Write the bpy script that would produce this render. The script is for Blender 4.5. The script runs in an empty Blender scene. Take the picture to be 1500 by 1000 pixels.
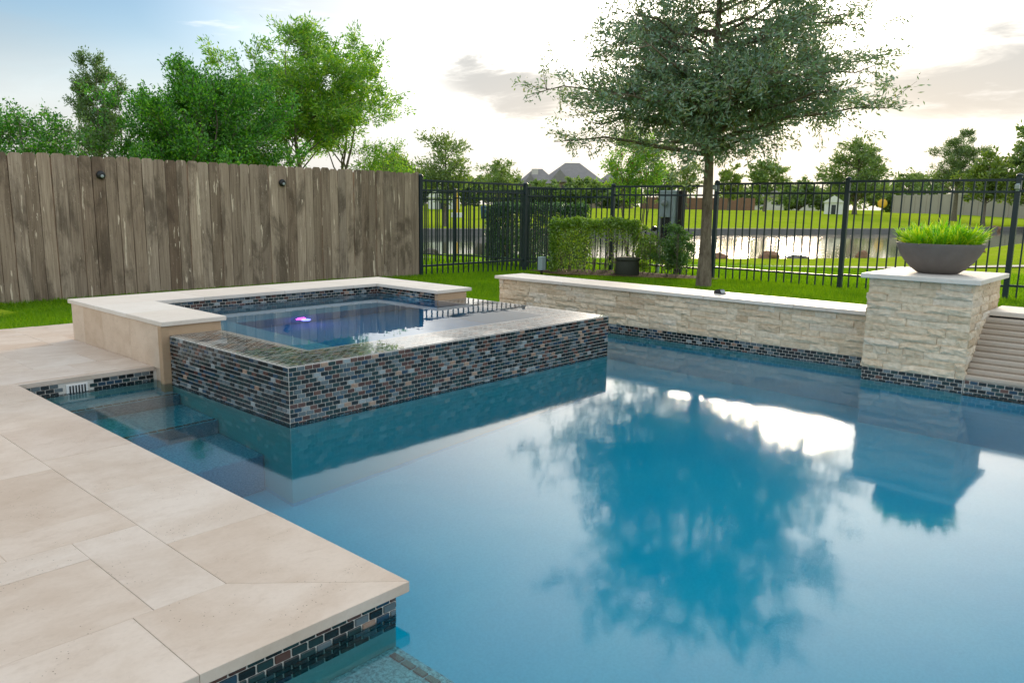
import bpy, bmesh, math, random
import numpy as np
from mathutils import Vector, Matrix, noise as mnoise

S = bpy.context.scene
COL = S.collection
R = math.radians
random.seed(7)

# ------------------------------------------------------------------ camera
YAW, PITCH, ROLL, FPX = R(42.0668), R(9.8687), R(.8503), 1148.64
CAM = Vector((-2.2664, -3.6689, 1.1995))
F = Vector((math.cos(YAW)*math.cos(PITCH), math.sin(YAW)*math.cos(PITCH), -math.sin(PITCH)))
RT = Vector((math.sin(YAW), -math.cos(YAW), 0))
UP = RT.cross(F)
R2 = RT*math.cos(ROLL) + UP*math.sin(ROLL)
U2 = -RT*math.sin(ROLL) + UP*math.cos(ROLL)
cd = bpy.data.cameras.new('camera')
cd.sensor_width = 36
cd.lens = FPX/1500*36
cd.clip_start = .05
cd.clip_end = 8000
co = bpy.data.objects.new('camera', cd)
COL.objects.link(co)
co.matrix_world = Matrix(((R2.x, U2.x, -F.x, CAM.x), (R2.y, U2.y, -F.y, CAM.y), (R2.z, U2.z, -F.z, CAM.z), (0, 0, 0, 1)))
S.camera = co

# ------------------------------------------------------------------ sky and sun
SUN_AZ, SUN_EL = R(24.0), R(10.0)
SUN = Vector((math.cos(SUN_AZ)*math.cos(SUN_EL), math.sin(SUN_AZ)*math.cos(SUN_EL), math.sin(SUN_EL)))
W = bpy.data.worlds.new('World')
S.world = W
W.use_nodes = True
wt = W.node_tree
wt.nodes.clear()


class NT:
    """tiny node-tree helper"""
    def __init__(s, tree):
        s.t = tree

    def n(s, typ, ins=None, **kw):
        nd = s.t.nodes.new(typ)
        for k, v in kw.items():
            setattr(nd, k, v)
        for k, v in (ins or {}).items():
            s.set(nd.inputs[k], v)
        return nd

    def set(s, sock, v):
        if isinstance(v, bpy.types.NodeSocket):
            s.t.links.new(v, sock)
        elif isinstance(v, bpy.types.Node):
            s.t.links.new(v.outputs[0], sock)
        else:
            if sock.type == 'RGBA' and len(v) == 3:
                v = (*v, 1)
            sock.default_value = v

    def math(s, op, a, b=0., c=None, clamp=False):
        nd = s.n('ShaderNodeMath', operation=op, use_clamp=clamp)
        s.set(nd.inputs[0], a)
        s.set(nd.inputs[1], b)
        if c is not None:
            s.set(nd.inputs[2], c)
        return nd.outputs[0]

    def vmath(s, op, a, b=(0, 0, 0)):
        nd = s.n('ShaderNodeVectorMath', operation=op)
        s.set(nd.inputs[0], a)
        s.set(nd.inputs[1], b)
        return nd.outputs[1] if op in ('DOT_PRODUCT', 'LENGTH') else nd.outputs[0]

    def mix(s, f, a, b, blend='MIX'):
        nd = s.n('ShaderNodeMix', data_type='RGBA', blend_type=blend)
        s.set(nd.inputs['Factor'], f)
        s.set(nd.inputs[6], a)
        s.set(nd.inputs[7], b)
        return nd.outputs[2]

    def ramp(s, f, stops, interp='LINEAR'):
        nd = s.n('ShaderNodeValToRGB')
        cr = nd.color_ramp
        cr.interpolation = interp
        while len(cr.elements) < len(stops):
            cr.elements.new(.5)
        for e, (p, c) in zip(cr.elements, stops):
            e.position = p
            e.color = (c, c, c, 1) if isinstance(c, (int, float)) else (*c, 1)
        s.set(nd.inputs[0], f)
        return nd.outputs[0]

    def smooth(s, v, lo, hi):
        nd = s.n('ShaderNodeMapRange', interpolation_type='SMOOTHSTEP')
        s.set(nd.inputs[0], v)
        nd.inputs[1].default_value = lo
        nd.inputs[2].default_value = hi
        return nd.outputs[0]

    def noise(s, vec, scale, detail=3., rough=.5, dist=0.):
        nd = s.n('ShaderNodeTexNoise')
        if vec is not None:
            s.set(nd.inputs['Vector'], vec)
        nd.inputs['Scale'].default_value = scale
        nd.inputs['Detail'].default_value = detail
        nd.inputs['Roughness'].default_value = rough
        nd.inputs['Distortion'].default_value = dist
        return nd.outputs[0]

    def mapping(s, vec, scale=(1, 1, 1), loc=(0, 0, 0)):
        nd = s.n('ShaderNodeMapping')
        s.set(nd.inputs[0], vec)
        nd.inputs['Scale'].default_value = scale
        s.set(nd.inputs['Location'], loc)
        return nd.outputs[0]


def build_world():
    g = NT(wt)
    out = g.n('ShaderNodeOutputWorld')
    bg = g.n('ShaderNodeBackground')
    g.set(out.inputs[0], bg)
    bg.inputs['Strength'].default_value = .1
    sky = g.n('ShaderNodeTexSky', sky_type='NISHITA')
    sky.sun_disc = False
    sky.sun_elevation = SUN_EL
    sky.sun_rotation = math.pi/2 - SUN_AZ
    sky.air_density = 1.0
    sky.dust_density = .25
    sky.ozone_density = 1.5
    sky = g.mix(1., sky, (.62, .66, .72), 'MULTIPLY')
    d = g.n('ShaderNodeTexCoord').outputs['Generated']
    dn = g.vmath('NORMALIZE', d)
    sx = g.n('ShaderNodeSeparateXYZ', {0: dn})
    X, Y, Z = sx.outputs
    zc = g.math('ADD', g.math('MAXIMUM', Z, 0.), .14)
    px = g.math('DIVIDE', X, zc)
    py = g.math('DIVIDE', Y, zc)
    cp = g.n('ShaderNodeCombineXYZ', {0: px, 1: py})
    dots = g.vmath('DOT_PRODUCT', dn, tuple(SUN))
    near = g.math('MAXIMUM', dots, 0.)
    az = g.math('ARCTAN2', Y, X)
    el = g.math('ARCSINE', Z)
    ae = g.n('ShaderNodeCombineXYZ', {0: az, 1: el})
    # broken cloud cover over the whole sky, with a clear gap to the north
    n1 = g.noise(g.mapping(cp, (.42, .42, 1), (3.1, 1.7, 0)), 1.0, 6., .55, .4)
    veil = g.math('ADD', .62, g.math('MULTIPLY', g.smooth(n1, .34, .66), .36))
    ga = g.math('DIVIDE', g.math('SUBTRACT', az, R(78.)), R(30.))
    ge = g.math('DIVIDE', g.math('SUBTRACT', el, R(21.)), R(17.))
    gq = g.math('ADD', g.math('ADD', g.math('MULTIPLY', ga, ga), g.math('MULTIPLY', ge, ge)), g.math('MULTIPLY', g.math('SUBTRACT', n1, .5), 1.2))
    veil = g.math('MULTIPLY', veil, g.math('ADD', .02, g.math('MULTIPLY', g.smooth(gq, .3, 1.9), .98)))
    veil = g.math('MAXIMUM', veil, g.smooth(dots, .72, .97))
    glow = g.math('POWER', near, 10.)
    vcol = g.mix(glow, (5.0, 5.55, 5.95), (21., 19.2, 16.6))
    c = g.mix(veil, sky, vcol)
    gl = g.math('POWER', near, 60.)
    c = g.mix(1., c, g.mix(gl, (0, 0, 0), (2., 1.3, .6)), 'ADD')
    # grey lens shaped and flat bank clouds: noise stretched along the horizon
    wob = g.math('MULTIPLY', g.math('SUBTRACT', g.noise(g.mapping(ae, (5., 20., 1)), 1., 6., .62, .6), .5), .12)
    gm = None
    for a0, e0, wa, we, amt in ((42.4, 8.0, 5.2, 1.6, .97), (11., 8.0, 11., 2.9, .97), (3., 11.6, 12., .8, .85), (47., 12., 12., 1.2, .55), (62., 5.2, 9., 1.4, .3), (30., 4.6, 13., .9, .6), (-20., 8., 16., 2., .5), (85., 9., 14., 2., .3), (120., 12., 18., 3., .35), (-60., 11., 22., 3., .4), (200., 10., 22., 3., .35), (-110., 14., 20., 4., .3), (160., 7., 16., 2., .3)):
        a = g.math('DIVIDE', g.math('ADD', g.math('SUBTRACT', az, R(a0)), wob), R(wa))
        e = g.math('DIVIDE', g.math('ADD', g.math('SUBTRACT', el, R(e0)), wob), R(we))
        q = g.math('ADD', g.math('MULTIPLY', a, a), g.math('MULTIPLY', e, e))
        m = g.math('MULTIPLY', g.math('SUBTRACT', 1., g.smooth(q, .15, 1.9)), amt)
        gm = m if gm is None else g.math('MAXIMUM', gm, m)
    c = g.mix(gm, c, g.mix(g.math('POWER', near, 5.), (2.2, 2.35, 2.45), (2.7, 2.7, 2.6)))
    # warm dusk haze low on the horizon
    hz = g.math('MULTIPLY', g.math('SUBTRACT', 1., g.smooth(el, R(1.5), R(12.5))), .9)
    c = g.mix(hz, c, g.mix(g.math('POWER', near, 14.), (3.7, 3.6, 3.45), (4.9, 4.1, 3.1)))
    # small white wisps
    n2 = g.noise(g.mapping(ae, (5., 26., 1), (.3, .1, 0)), 1., 5., .6, .3)
    wis = g.math('MULTIPLY', g.smooth(n2, .61, .76), .5)
    c = g.mix(wis, c, g.mix(g.math('POWER', near, 4.), (5.4, 5.4, 5.4), (7., 6.6, 6.1)))
    g.set(bg.inputs[0], c)


build_world()
sl = bpy.data.lights.new('sun', 'SUN')
sl.energy = 2.0
sl.angle = R(14)
sl.color = (1., .80, .58)
so = bpy.data.objects.new('sun', sl)
COL.objects.link(so)
so.rotation_mode = 'QUATERNION'
so.rotation_quaternion = SUN.to_track_quat('Z', 'Y')

S.view_settings.view_transform = 'Standard'
S.view_settings.look = 'None'
S.view_settings.exposure = 1.2
S.view_settings.gamma = 1
S.view_settings.use_curve_mapping = False
S.cycles.use_denoising = True
S.cycles.max_bounces = 10
S.cycles.transmission_bounces = 8
S.cycles.transparent_max_bounces = 8
S.cycles.sample_clamp_indirect = 6
S.cycles.volume_bounces = 0

# ------------------------------------------------------------------ helpers
WM = {}


def link(o, world=None, parent=None):
    COL.objects.link(o)
    w = world if world is not None else Matrix.Identity(4)
    WM[o.name] = w
    if parent is not None:
        o.parent = parent
        o.matrix_parent_inverse = WM[parent.name].inverted()
    o.matrix_basis = w
    return o


def tag(o, label=None, cat=None, group=None, kind=None):
    if label:
        o['label'] = label
    if cat:
        o['category'] = cat
    if group:
        o['group'] = group
    if kind:
        o['kind'] = kind
    return o


def thing(name, loc, label, cat, group=None):
    o = bpy.data.objects.new(name, None)
    o.empty_display_size = .1
    link(o, Matrix.Translation(loc))
    return tag(o, label, cat, group)


def mob(name, me, parent=None, world=None):
    return link(bpy.data.objects.new(name, me), world, parent)


def mesh_np(name, verts, faces, mats, midx=None, smooth=False):
    """faces: int array (n,3) or (n,4)"""
    me = bpy.data.meshes.new(name)
    v = np.asarray(verts, np.float32).reshape(-1, 3)
    f = np.asarray(faces, np.int32)
    k = f.shape[1]
    me.vertices.add(len(v))
    me.vertices.foreach_set('co', v.ravel())
    me.loops.add(f.size)
    me.loops.foreach_set('vertex_index', f.ravel())
    me.polygons.add(len(f))
    me.polygons.foreach_set('loop_start', np.arange(0, f.size, k, dtype=np.int32))
    try:
        me.polygons.foreach_set('loop_total', np.full(len(f), k, np.int32))
    except Exception:
        pass
    for m in (mats if isinstance(mats, (list, tuple)) else [mats]):
        me.materials.append(m)
    if midx is not None:
        me.polygons.foreach_set('material_index', np.asarray(midx, np.int32))
    me.update(calc_edges=True)
    me.polygons.foreach_set('use_smooth', np.full(len(f), smooth, bool))
    return me


def mesh_py(name, verts, faces, mat, smooth=False):
    me = bpy.data.meshes.new(name)
    me.from_pydata([tuple(v) for v in verts], [], faces)
    for m in (mat if isinstance(mat, (list, tuple)) else [mat]):
        me.materials.append(m)
    if smooth:
        for p in me.polygons:
            p.use_smooth = True
    me.update()
    return me


def bm_mesh(name, bm, mat, smooth=False):
    me = bpy.data.meshes.new(name)
    bmesh.ops.recalc_face_normals(bm, faces=bm.faces)
    bm.to_mesh(me)
    bm.free()
    for m in (mat if isinstance(mat, (list, tuple)) else [mat]):
        me.materials.append(m)
    if smooth:
        for p in me.polygons:
            p.use_smooth = True
    return me


def bx(bm, x0, x1, y0, y1, z0, z1, bev=0.):
    r = bmesh.ops.create_cube(bm, size=1)
    vs = r['verts']
    bmesh.ops.scale(bm, vec=(x1-x0, y1-y0, z1-z0), verts=vs)
    bmesh.ops.translate(bm, vec=((x0+x1)/2, (y0+y1)/2, (z0+z1)/2), verts=vs)
    if bev:
        es = list({e for v in vs for e in v.link_edges})
        bmesh.ops.bevel(bm, geom=es, offset=bev, segments=1, affect='EDGES', profile=.5)


def box(name, x0, x1, y0, y1, z0, z1, mat, parent=None, bev=0., center=True):
    """box as one mesh object whose origin is at its own centre"""
    c = Vector(((x0+x1)/2, (y0+y1)/2, (z0+z1)/2))
    bm = bmesh.new()
    bx(bm, x0-c.x, x1-c.x, y0-c.y, y1-c.y, z0-c.z, z1-c.z, bev)
    return mob(name, bm_mesh(name, bm, mat), parent, Matrix.Translation(c))


def prism(name, poly, z0, z1, mat, parent=None, bev=0.):
    bm = bmesh.new()
    c = Vector((sum(p[0] for p in poly)/len(poly), sum(p[1] for p in poly)/len(poly), (z0+z1)/2))
    lo = [bm.verts.new((x-c.x, y-c.y, z0-c.z)) for x, y in poly]
    hi = [bm.verts.new((x-c.x, y-c.y, z1-c.z)) for x, y in poly]
    n = len(poly)
    bm.faces.new(lo[::-1])
    bm.faces.new(hi)
    for i in range(n):
        bm.faces.new((lo[i], lo[(i+1) % n], hi[(i+1) % n], hi[i]))
    if bev:
        bmesh.ops.bevel(bm, geom=list(bm.edges), offset=bev, segments=1, affect='EDGES', profile=.5)
    return mob(name, bm_mesh(name, bm, mat), parent, Matrix.Translation(c))


def lathe_mesh(name, prof, mat, seg=40, smooth=True):
    v, f = [], []
    for r, z in prof:
        for k in range(seg):
            a = 2*math.pi*k/seg
            v.append((r*math.cos(a), r*math.sin(a), z))
    for i in range(len(prof)-1):
        for k in range(seg):
            f.append((i*seg+k, i*seg+(k+1) % seg, (i+1)*seg+(k+1) % seg, (i+1)*seg+k))
    f.append(tuple(range(seg))[::-1])
    f.append(tuple(range((len(prof)-1)*seg, len(prof)*seg)))
    return mesh_py(name, v, f, mat, smooth)


class Tubes:
    """collects tapered tubes in numpy-friendly lists"""
    def __init__(s, sides=6):
        s.v, s.f, s.n, s.k = [], [], 0, sides

    def add(s, pts, rad, sides=None):
        k = sides or s.k
        pts = [Vector(p) for p in pts]
        n = len(pts)
        ref = Vector((.3, .9, .2))
        for i, p in enumerate(pts):
            t = (pts[min(i+1, n-1)] - pts[max(i-1, 0)])
            if t.length < 1e-6:
                t = Vector((0, 0, 1))
            t.normalize()
            a = t.cross(ref)
            if a.length < .1:
                a = t.cross(Vector((1, 0, 0)))
            a.normalize()
            b = t.cross(a)
            for j in range(k):
                w = 2*math.pi*j/k
                s.v.append(p + (a*math.cos(w) + b*math.sin(w))*rad[i])
        for i in range(n-1):
            for j in range(k):
                s.f.append((s.n+i*k+j, s.n+i*k+(j+1) % k, s.n+(i+1)*k+(j+1) % k, s.n+(i+1)*k+j))
        s.n += n*k

    def mesh(s, name, mat, smooth=True):
        return mesh_np(name, np.array([tuple(v) for v in s.v]), np.array(s.f), mat, smooth=smooth)


# ------------------------------------------------------------------ materials
def newmat(name):
    m = bpy.data.materials.new(name)
    m.use_nodes = True
    m.node_tree.nodes.clear()
    g = NT(m.node_tree)
    out = g.n('ShaderNodeOutputMaterial')
    return m, g, out


def princ(g, out, col, rough=.6, bump=None, bstr=.3, bdist=.01, spec=.5, **kw):
    p = g.n('ShaderNodeBsdfPrincipled')
    g.set(p.inputs['Base Color'], col)
    g.set(p.inputs['Roughness'], rough)
    p.inputs['Specular IOR Level'].default_value = spec
    for k, v in kw.items():
        g.set(p.inputs[k], v)
    if bump is not None:
        b = g.n('ShaderNodeBump')
        b.inputs['Strength'].default_value = bstr
        b.inputs['Distance'].default_value = bdist
        g.set(b.inputs['Height'], bump)
        g.set(p.inputs['Normal'], b)
    g.set(out.inputs[0], p)
    return p


def plain(name, col, rough=.6, spec=.5, metal=0., nscale=0, var=.15, bstr=.2, bdist=.003):
    m, g, out = newmat(name)
    c = col
    h = None
    if nscale:
        P = g.n('ShaderNodeNewGeometry').outputs['Position']
        nz = g.noise(P, nscale, 5., .6)
        h = nz
        c = g.mix(nz, tuple(x*(1-var) for x in col), tuple(min(1, x*(1+var)) for x in col))
    p = princ(g, out, c, rough, h, bstr, bdist, spec)
    p.inputs['Metallic'].default_value = metal
    return m


def travertine(name, a, b, dark, pit=.5, rough=.55, stretch=(1., 1., 1.)):
    m, g, out = newmat(name)
    P = g.n('ShaderNodeNewGeometry').outputs['Position']
    rnd = g.n('ShaderNodeObjectInfo').outputs['Random']
    off = g.n('ShaderNodeCombineXYZ', {0: g.math('MULTIPLY', rnd, 37.), 1: g.math('MULTIPLY', rnd, 91.), 2: g.math('MULTIPLY', rnd, 13.)})
    V = g.vmath('ADD', P, off.outputs[0])
    V = g.mapping(V, stretch)
    n1 = g.noise(V, 3.0, 8., .70, .25)
    n2 = g.noise(g.mapping(V, (5., 8., 8.)), 1.6, 7., .72, .3)
    n3 = g.noise(V, 70., 3., .6)
    c = g.mix(g.smooth(n1, .32, .68), a, b)
    c = g.mix(g.math('MULTIPLY', g.smooth(n2, .52, .74), .38), c, dark)
    c = g.mix(g.math('MULTIPLY', g.math('SUBTRACT', n3, .5), .5, clamp=True), c, tuple(x*.6 for x in b))
    # per slab tint
    tint = g.ramp(rnd, [(0., (.93, .88, .83)), (.3, (1.02, 1., .98)), (.6, (.99, .96, .93)), (.8, (1.03, 1.03, 1.03)), (1., (.95, .91, .88))])
    c = g.mix(1., c, tint, 'MULTIPLY')
    vo = g.n('ShaderNodeTexVoronoi')
    g.set(vo.inputs['Vector'], g.mapping(V, (15., 10., 15.)))
    vo.inputs['Randomness'].default_value = 1.
    pits = g.math('SUBTRACT', 1., g.smooth(vo.outputs['Distance'], .06, .17))
    gate = g.smooth(g.noise(V, 6., 3.), .54, .62)
    pits = g.math('MULTIPLY', pits, gate)
    c = g.mix(g.math('MULTIPLY', pits, pit), c, tuple(x*.35 for x in dark))
    h = g.math('SUBTRACT', g.math('MULTIPLY', n3, .25), g.math('MULTIPLY', pits, 1.5))
    princ(g, out, c, g.math('ADD', rough, g.math('MULTIPLY', n1, .15)), h, .35, .004, .35)
    return m


M = {}
M['deck'] = travertine('deck_travertine', (.66, .56, .475), (.56, .45, .36), (.45, .34, .26), .9, .5, (1., 1.25, 1.))
M['cap'] = travertine('cap_travertine', (.74, .685, .62), (.68, .62, .55), (.58, .50, .42), .35, .45)
M['spastone'] = travertine('spa_travertine', (.66, .54, .425), (.57, .45, .34), (.36, .26, .17), 1., .7, (1.6, 1.6, 2.2))
M['trim'] = travertine('trim_travertine', (.50, .36, .235), (.44, .31, .20), (.33, .22, .13), .4, .6)


def ledger():
    m, g, out = newmat('ledger_stone')
    P = g.n('ShaderNodeNewGeometry').outputs['Position']
    rnd = g.n('ShaderNodeObjectInfo').outputs['Random']
    base = g.ramp(rnd, [(0., (.41, .335, .25)), (.2, (.54, .47, .375)), (.4, (.49, .42, .325)), (.6, (.58, .515, .425)), (.8, (.47, .40, .31)), (.93, (.56, .525, .47)), (1., (.37, .285, .19))])
    n1 = g.noise(P, 34., 5., .6)
    n2 = g.noise(P, 150., 4., .6)
    n3 = g.noise(P, 7., 3., .6)
    c = g.mix(g.smooth(n1, .3, .7), base, g.mix(1., base, (.80, .77, .72), 'MULTIPLY'))
    c = g.mix(g.math('MULTIPLY', g.smooth(n3, .5, .75), .3), c, (.58, .52, .43))
    c = g.mix(1., c, (1.42, 1.33, 1.22), 'MULTIPLY')
    h = g.math('ADD', g.math('MULTIPLY', n1, .7), g.math('MULTIPLY', n2, .3))
    princ(g, out, c, .85, h, .6, .007, .25)
    return m


M['ledger'] = ledger()
M['ledger_core'] = plain('ledger_mortar', (.20, .17, .13), .95, .1, nscale=60)
M['grout'] = plain('grout', (.64, .60, .54), .8, .3, nscale=120, var=.12)


def tilemat(name, c1, c2, rough=.13):
    m, g, out = newmat(name)
    P = g.n('ShaderNodeNewGeometry')
    rnd = P.outputs['Random Per Island']
    orn = g.n('ShaderNodeObjectInfo').outputs['Random']
    r = g.math('FRACT', g.math('ADD', rnd, orn))
    n = g.noise(P.outputs['Position'], 95., 4., .6)
    c = g.mix(g.math('ADD', g.math('MULTIPLY', r, .7), g.math('MULTIPLY', n, .35), clamp=True), c1, c2)
    p = princ(g, out, c, g.math('ADD', rough, g.math('MULTIPLY', n, .12)), n, .12, .002, .55)
    return m


TILE = [(tilemat('tile_black', (.006, .010, .012), (.014, .020, .022)), 26),
        (tilemat('tile_green_black', (.010, .026, .028), (.022, .050, .050)), 24),
        (tilemat('tile_slate', (.075, .10, .11), (.15, .18, .19)), 17),
        (tilemat('tile_pale_grey', (.23, .26, .27), (.31, .34, .34)), 4),
        (tilemat('tile_brown', (.06, .025, .022), (.15, .075, .055)), 18),
        (tilemat('tile_copper', (.26, .16, .11), (.42, .28, .20), .25), 4),
        (tilemat('tile_blue', (.012, .035, .065), (.03, .07, .11)), 8)]
TM = [t[0] for t in TILE]
TW = [t[1] for t in TILE]


def plaster(name, dark, light):
    m, g, out = newmat(name)
    P = g.n('ShaderNodeNewGeometry').outputs['Position']
    n1 = g.noise(P, 75., 5., .75)
    n2 = g.noise(P, 1.4, 4., .6)
    c = g.mix(g.smooth(n1, .36, .64), dark, light)
    c = g.mix(g.smooth(n2, .3, .7), c, g.mix(1., c, (.84, .92, .97), 'MULTIPLY'))
    princ(g, out, c, .8, n1, .4, .004, .2)
    return m


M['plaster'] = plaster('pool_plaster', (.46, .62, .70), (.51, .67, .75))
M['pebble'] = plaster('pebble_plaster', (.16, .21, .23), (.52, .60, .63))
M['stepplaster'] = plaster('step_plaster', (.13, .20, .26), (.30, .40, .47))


def watermat(name, sig, rough, wave=.6, wscale=2.2, wdist=.01):
    m, g, out = newmat(name)
    P = g.n('ShaderNodeNewGeometry').outputs['Position']
    n1 = g.noise(g.mapping(P, (1., 1., 1.)), wscale, 3., .5, .6)
    b = g.n('ShaderNodeBump')
    b.inputs['Strength'].default_value = wave
    b.inputs['Distance'].default_value = wdist
    g.set(b.inputs['Height'], n1)
    fr = g.n('ShaderNodeFresnel', {'IOR': 1.33, 'Normal': b.outputs[0]})
    gl = g.n('ShaderNodeBsdfGlossy', {'Color': (1, 1, 1), 'Roughness': rough, 'Normal': b.outputs[0]})
    rf = g.n('ShaderNodeBsdfRefraction', {'Color': (1, 1, 1), 'Roughness': 0., 'IOR': 1.33, 'Normal': b.outputs[0]})
    mx = g.n('ShaderNodeMixShader', {0: fr.outputs[0], 1: rf.outputs[0], 2: gl.outputs[0]})
    g.set(out.inputs[0], mx)
    if sig is not None:
        mxs = max(sig)
        va = g.n('ShaderNodeVolumeAbsorption')
        va.inputs['Color'].default_value = (*[1-s/mxs for s in sig], 1)
        va.inputs['Density'].default_value = mxs
        g.set(out.inputs['Volume'], va)
    return m


M['water'] = watermat('pool_water', (2.8, .095, .020), .06, .3, 1.6, .006)
M['spawater'] = watermat('spa_water', (1.3, .42, .19), .012, .2, 2.5, .004)


def pondmat():
    m, g, out = newmat('pond_water')
    P = g.n('ShaderNodeNewGeometry').outputs['Position']
    n1 = g.noise(g.mapping(P, (.9, .9, 1.)), 1.5, 4., .6)
    princ(g, out, (.055, .075, .045), .06, n1, .08, .02, .5)
    return m


M['pond'] = pondmat()


def woodmat():
    m, g, out = newmat('weathered_cedar')
    P = g.n('ShaderNodeNewGeometry').outputs['Position']
    rnd = g.n('ShaderNodeObjectInfo').outputs['Random']
    off = g.n('ShaderNodeCombineXYZ', {0: g.math('MULTIPLY', rnd, 53.), 1: g.math('MULTIPLY', rnd, 17.), 2: g.math('MULTIPLY', rnd, 71.)})
    V = g.vmath('ADD', P, off.outputs[0])
    grain = g.noise(g.mapping(V, (55., 55., 1.6)), 1., 6., .65, .6)
    fine = g.noise(g.mapping(V, (160., 160., 5.)), 1., 4., .6)
    base = g.ramp(rnd, [(0., (.27, .205, .16)), (.15, (.52, .43, .35)), (.3, (.34, .275, .22)), (.45, (.62, .52, .43)), (.6, (.40, .33, .27)), (.75, (.55, .465, .39)), (.9, (.31, .25, .20)), (1., (.47, .40, .34))])
    c = g.mix(g.smooth(grain, .32, .72), g.mix(1., base, (.62, .59, .57), 'MULTIPLY'), base)
    c = g.mix(g.math('MULTIPLY', g.smooth(fine, .5, .8), .25), c, (.30, .27, .24))
    # water stains wandering over the fence
    st = g.smooth(g.noise(g.mapping(g.vmath('ADD', P, g.mapping(off.outputs[0], (.02, .02, .012))), (2.2, 1., .9)), 1.1, 5., .65, .5), .48, .64)
    c = g.mix(g.math('MULTIPLY', st, .66), c, (.085, .066, .052))
    st2 = g.smooth(g.noise(g.mapping(V, (14., 1., 1.6)), 1., 4., .6, .4), .52, .66)
    c = g.mix(g.math('MULTIPLY', st2, .38), c, (.11, .083, .064))
    # bare pale flakes, tall and narrow
    fl = g.smooth(g.noise(g.mapping(V, (19., 1., 2.1), (4., 0, 2.)), 1., 4., .55, .3), .655, .672)
    c = g.mix(g.math('MULTIPLY', fl, .9), c, (.78, .69, .58))
    sp = g.smooth(g.noise(g.mapping(V, (95., 1., 24.)), 1., 3., .6), .66, .72)
    c = g.mix(g.math('MULTIPLY', sp, .6), c, (.72, .65, .57))
    # knots
    vo = g.n('ShaderNodeTexVoronoi')
    g.set(vo.inputs['Vector'], g.mapping(V, (9., 1., 3.)))
    kn = g.math('SUBTRACT', 1., g.smooth(vo.outputs['Distance'], .05, .14))
    c = g.mix(g.math('MULTIPLY', kn, .8), c, (.04, .028, .02))
    c = g.mix(1., c, (1.0, .925, .875), 'MULTIPLY')
    princ(g, out, c, .9, g.math('ADD', grain, g.math('MULTIPLY', fine, .5)), .6, .006, .15)
    return m


M['wood'] = woodmat()
M['iron'] = plain('iron_powder_coat', (.008, .023, .034), .38, .5, nscale=18, var=.25)
M['black'] = plain('black_plastic', (.012, .013, .015), .4)
M['lens'] = plain('grey_lens', (.32, .36, .36), .15)
M['concrete'] = plain('bowl_concrete', (.145, .128, .118), .75, .3, nscale=14, var=.22, bstr=.15)
M['soil'] = plain('soil', (.05, .035, .024), .95, .1, nscale=30, var=.4, bstr=.6, bdist=.02)
M['mulch'] = plain('mulch', (.085, .058, .036), .95, .1, nscale=35, var=.6, bstr=.8, bdist=.03)
M['path'] = plain('path_concrete', (.46, .43, .38), .9, .2, nscale=5, var=.12)
M['seawall'] = plain('seawall_concrete', (.19, .185, .175), .85, .2, nscale=3, var=.3)
M['rock'] = plain('bank_rock', (.30, .17, .11), .9, .2, nscale=5, var=.5, bstr=.6, bdist=.05)
M['brickfar'] = plain('far_brick', (.27, .15, .105), .9, .1, nscale=2, var=.2)
M['panelfar'] = plain('far_concrete_panel', (.40, .35, .31), .9, .1, nscale=.6, var=.14)
M['roof'] = plain('grey_shingles', (.27, .25, .24), .9, .1, nscale=1.5, var=.2)
M['housewall'] = plain('house_brick', (.33, .25, .20), .9, .1, nscale=1.5, var=.15)
M['stucco'] = plain('pale_stucco', (.62, .58, .52), .9, .1, nscale=1.5, var=.08)
M['glass'] = plain('window_glass', (.03, .04, .05), .08)
M['white'] = plain('white_paint', (.78, .77, .74), .5, nscale=4, var=.05)
M['yellow'] = plain('yellow_paint', (.80, .46, .03), .5)
M['meter'] = plain('meter_grey', (.36, .44, .48), .5, nscale=10, var=.1)
M['darkwood'] = plain('dark_post', (.028, .022, .02), .8, nscale=12, var=.4)
M['utility'] = plain('utility_green', (.035, .040, .026), .7, nscale=8, var=.35)
M['bluecan'] = plain('blue_plastic', (.02, .07, .20), .5)
M['ribstone'] = travertine('cascade_travertine', (.50, .43, .355), (.44, .375, .305), (.37, .305, .245), .25, .7)


def groundmat():
    m, g, out = newmat('lawn_ground')
    P = g.n('ShaderNodeNewGeometry').outputs['Position']
    n1 = g.noise(P, .22, 4., .6)
    n2 = g.noise(P, 3.5, 4., .65)
    n3 = g.noise(P, 45., 3., .6)
    c = g.mix(g.smooth(n2, .3, .7), (.26, .36, .016), (.36, .45, .03))
    c = g.mix(g.math('MULTIPLY', g.smooth(n1, .42, .7), .5), c, (.40, .43, .06))
    c = g.mix(g.math('MULTIPLY', n3, .5), c, (.17, .27, .010))
    n4 = g.noise(P, .07, 5., .65, .6)
    c = g.mix(g.math('MULTIPLY', g.smooth(n4, .48, .72), .55), c, (.16, .26, .012))
    n5 = g.noise(P, .6, 6., .7, .4)
    c = g.mix(g.math('MULTIPLY', g.smooth(n5, .56, .74), .45), c, (.42, .38, .12))
    princ(g, out, c, 1., g.math('ADD', n3, n2), .6, .04, .0)
    return m


M['lawn'] = groundmat()


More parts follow.
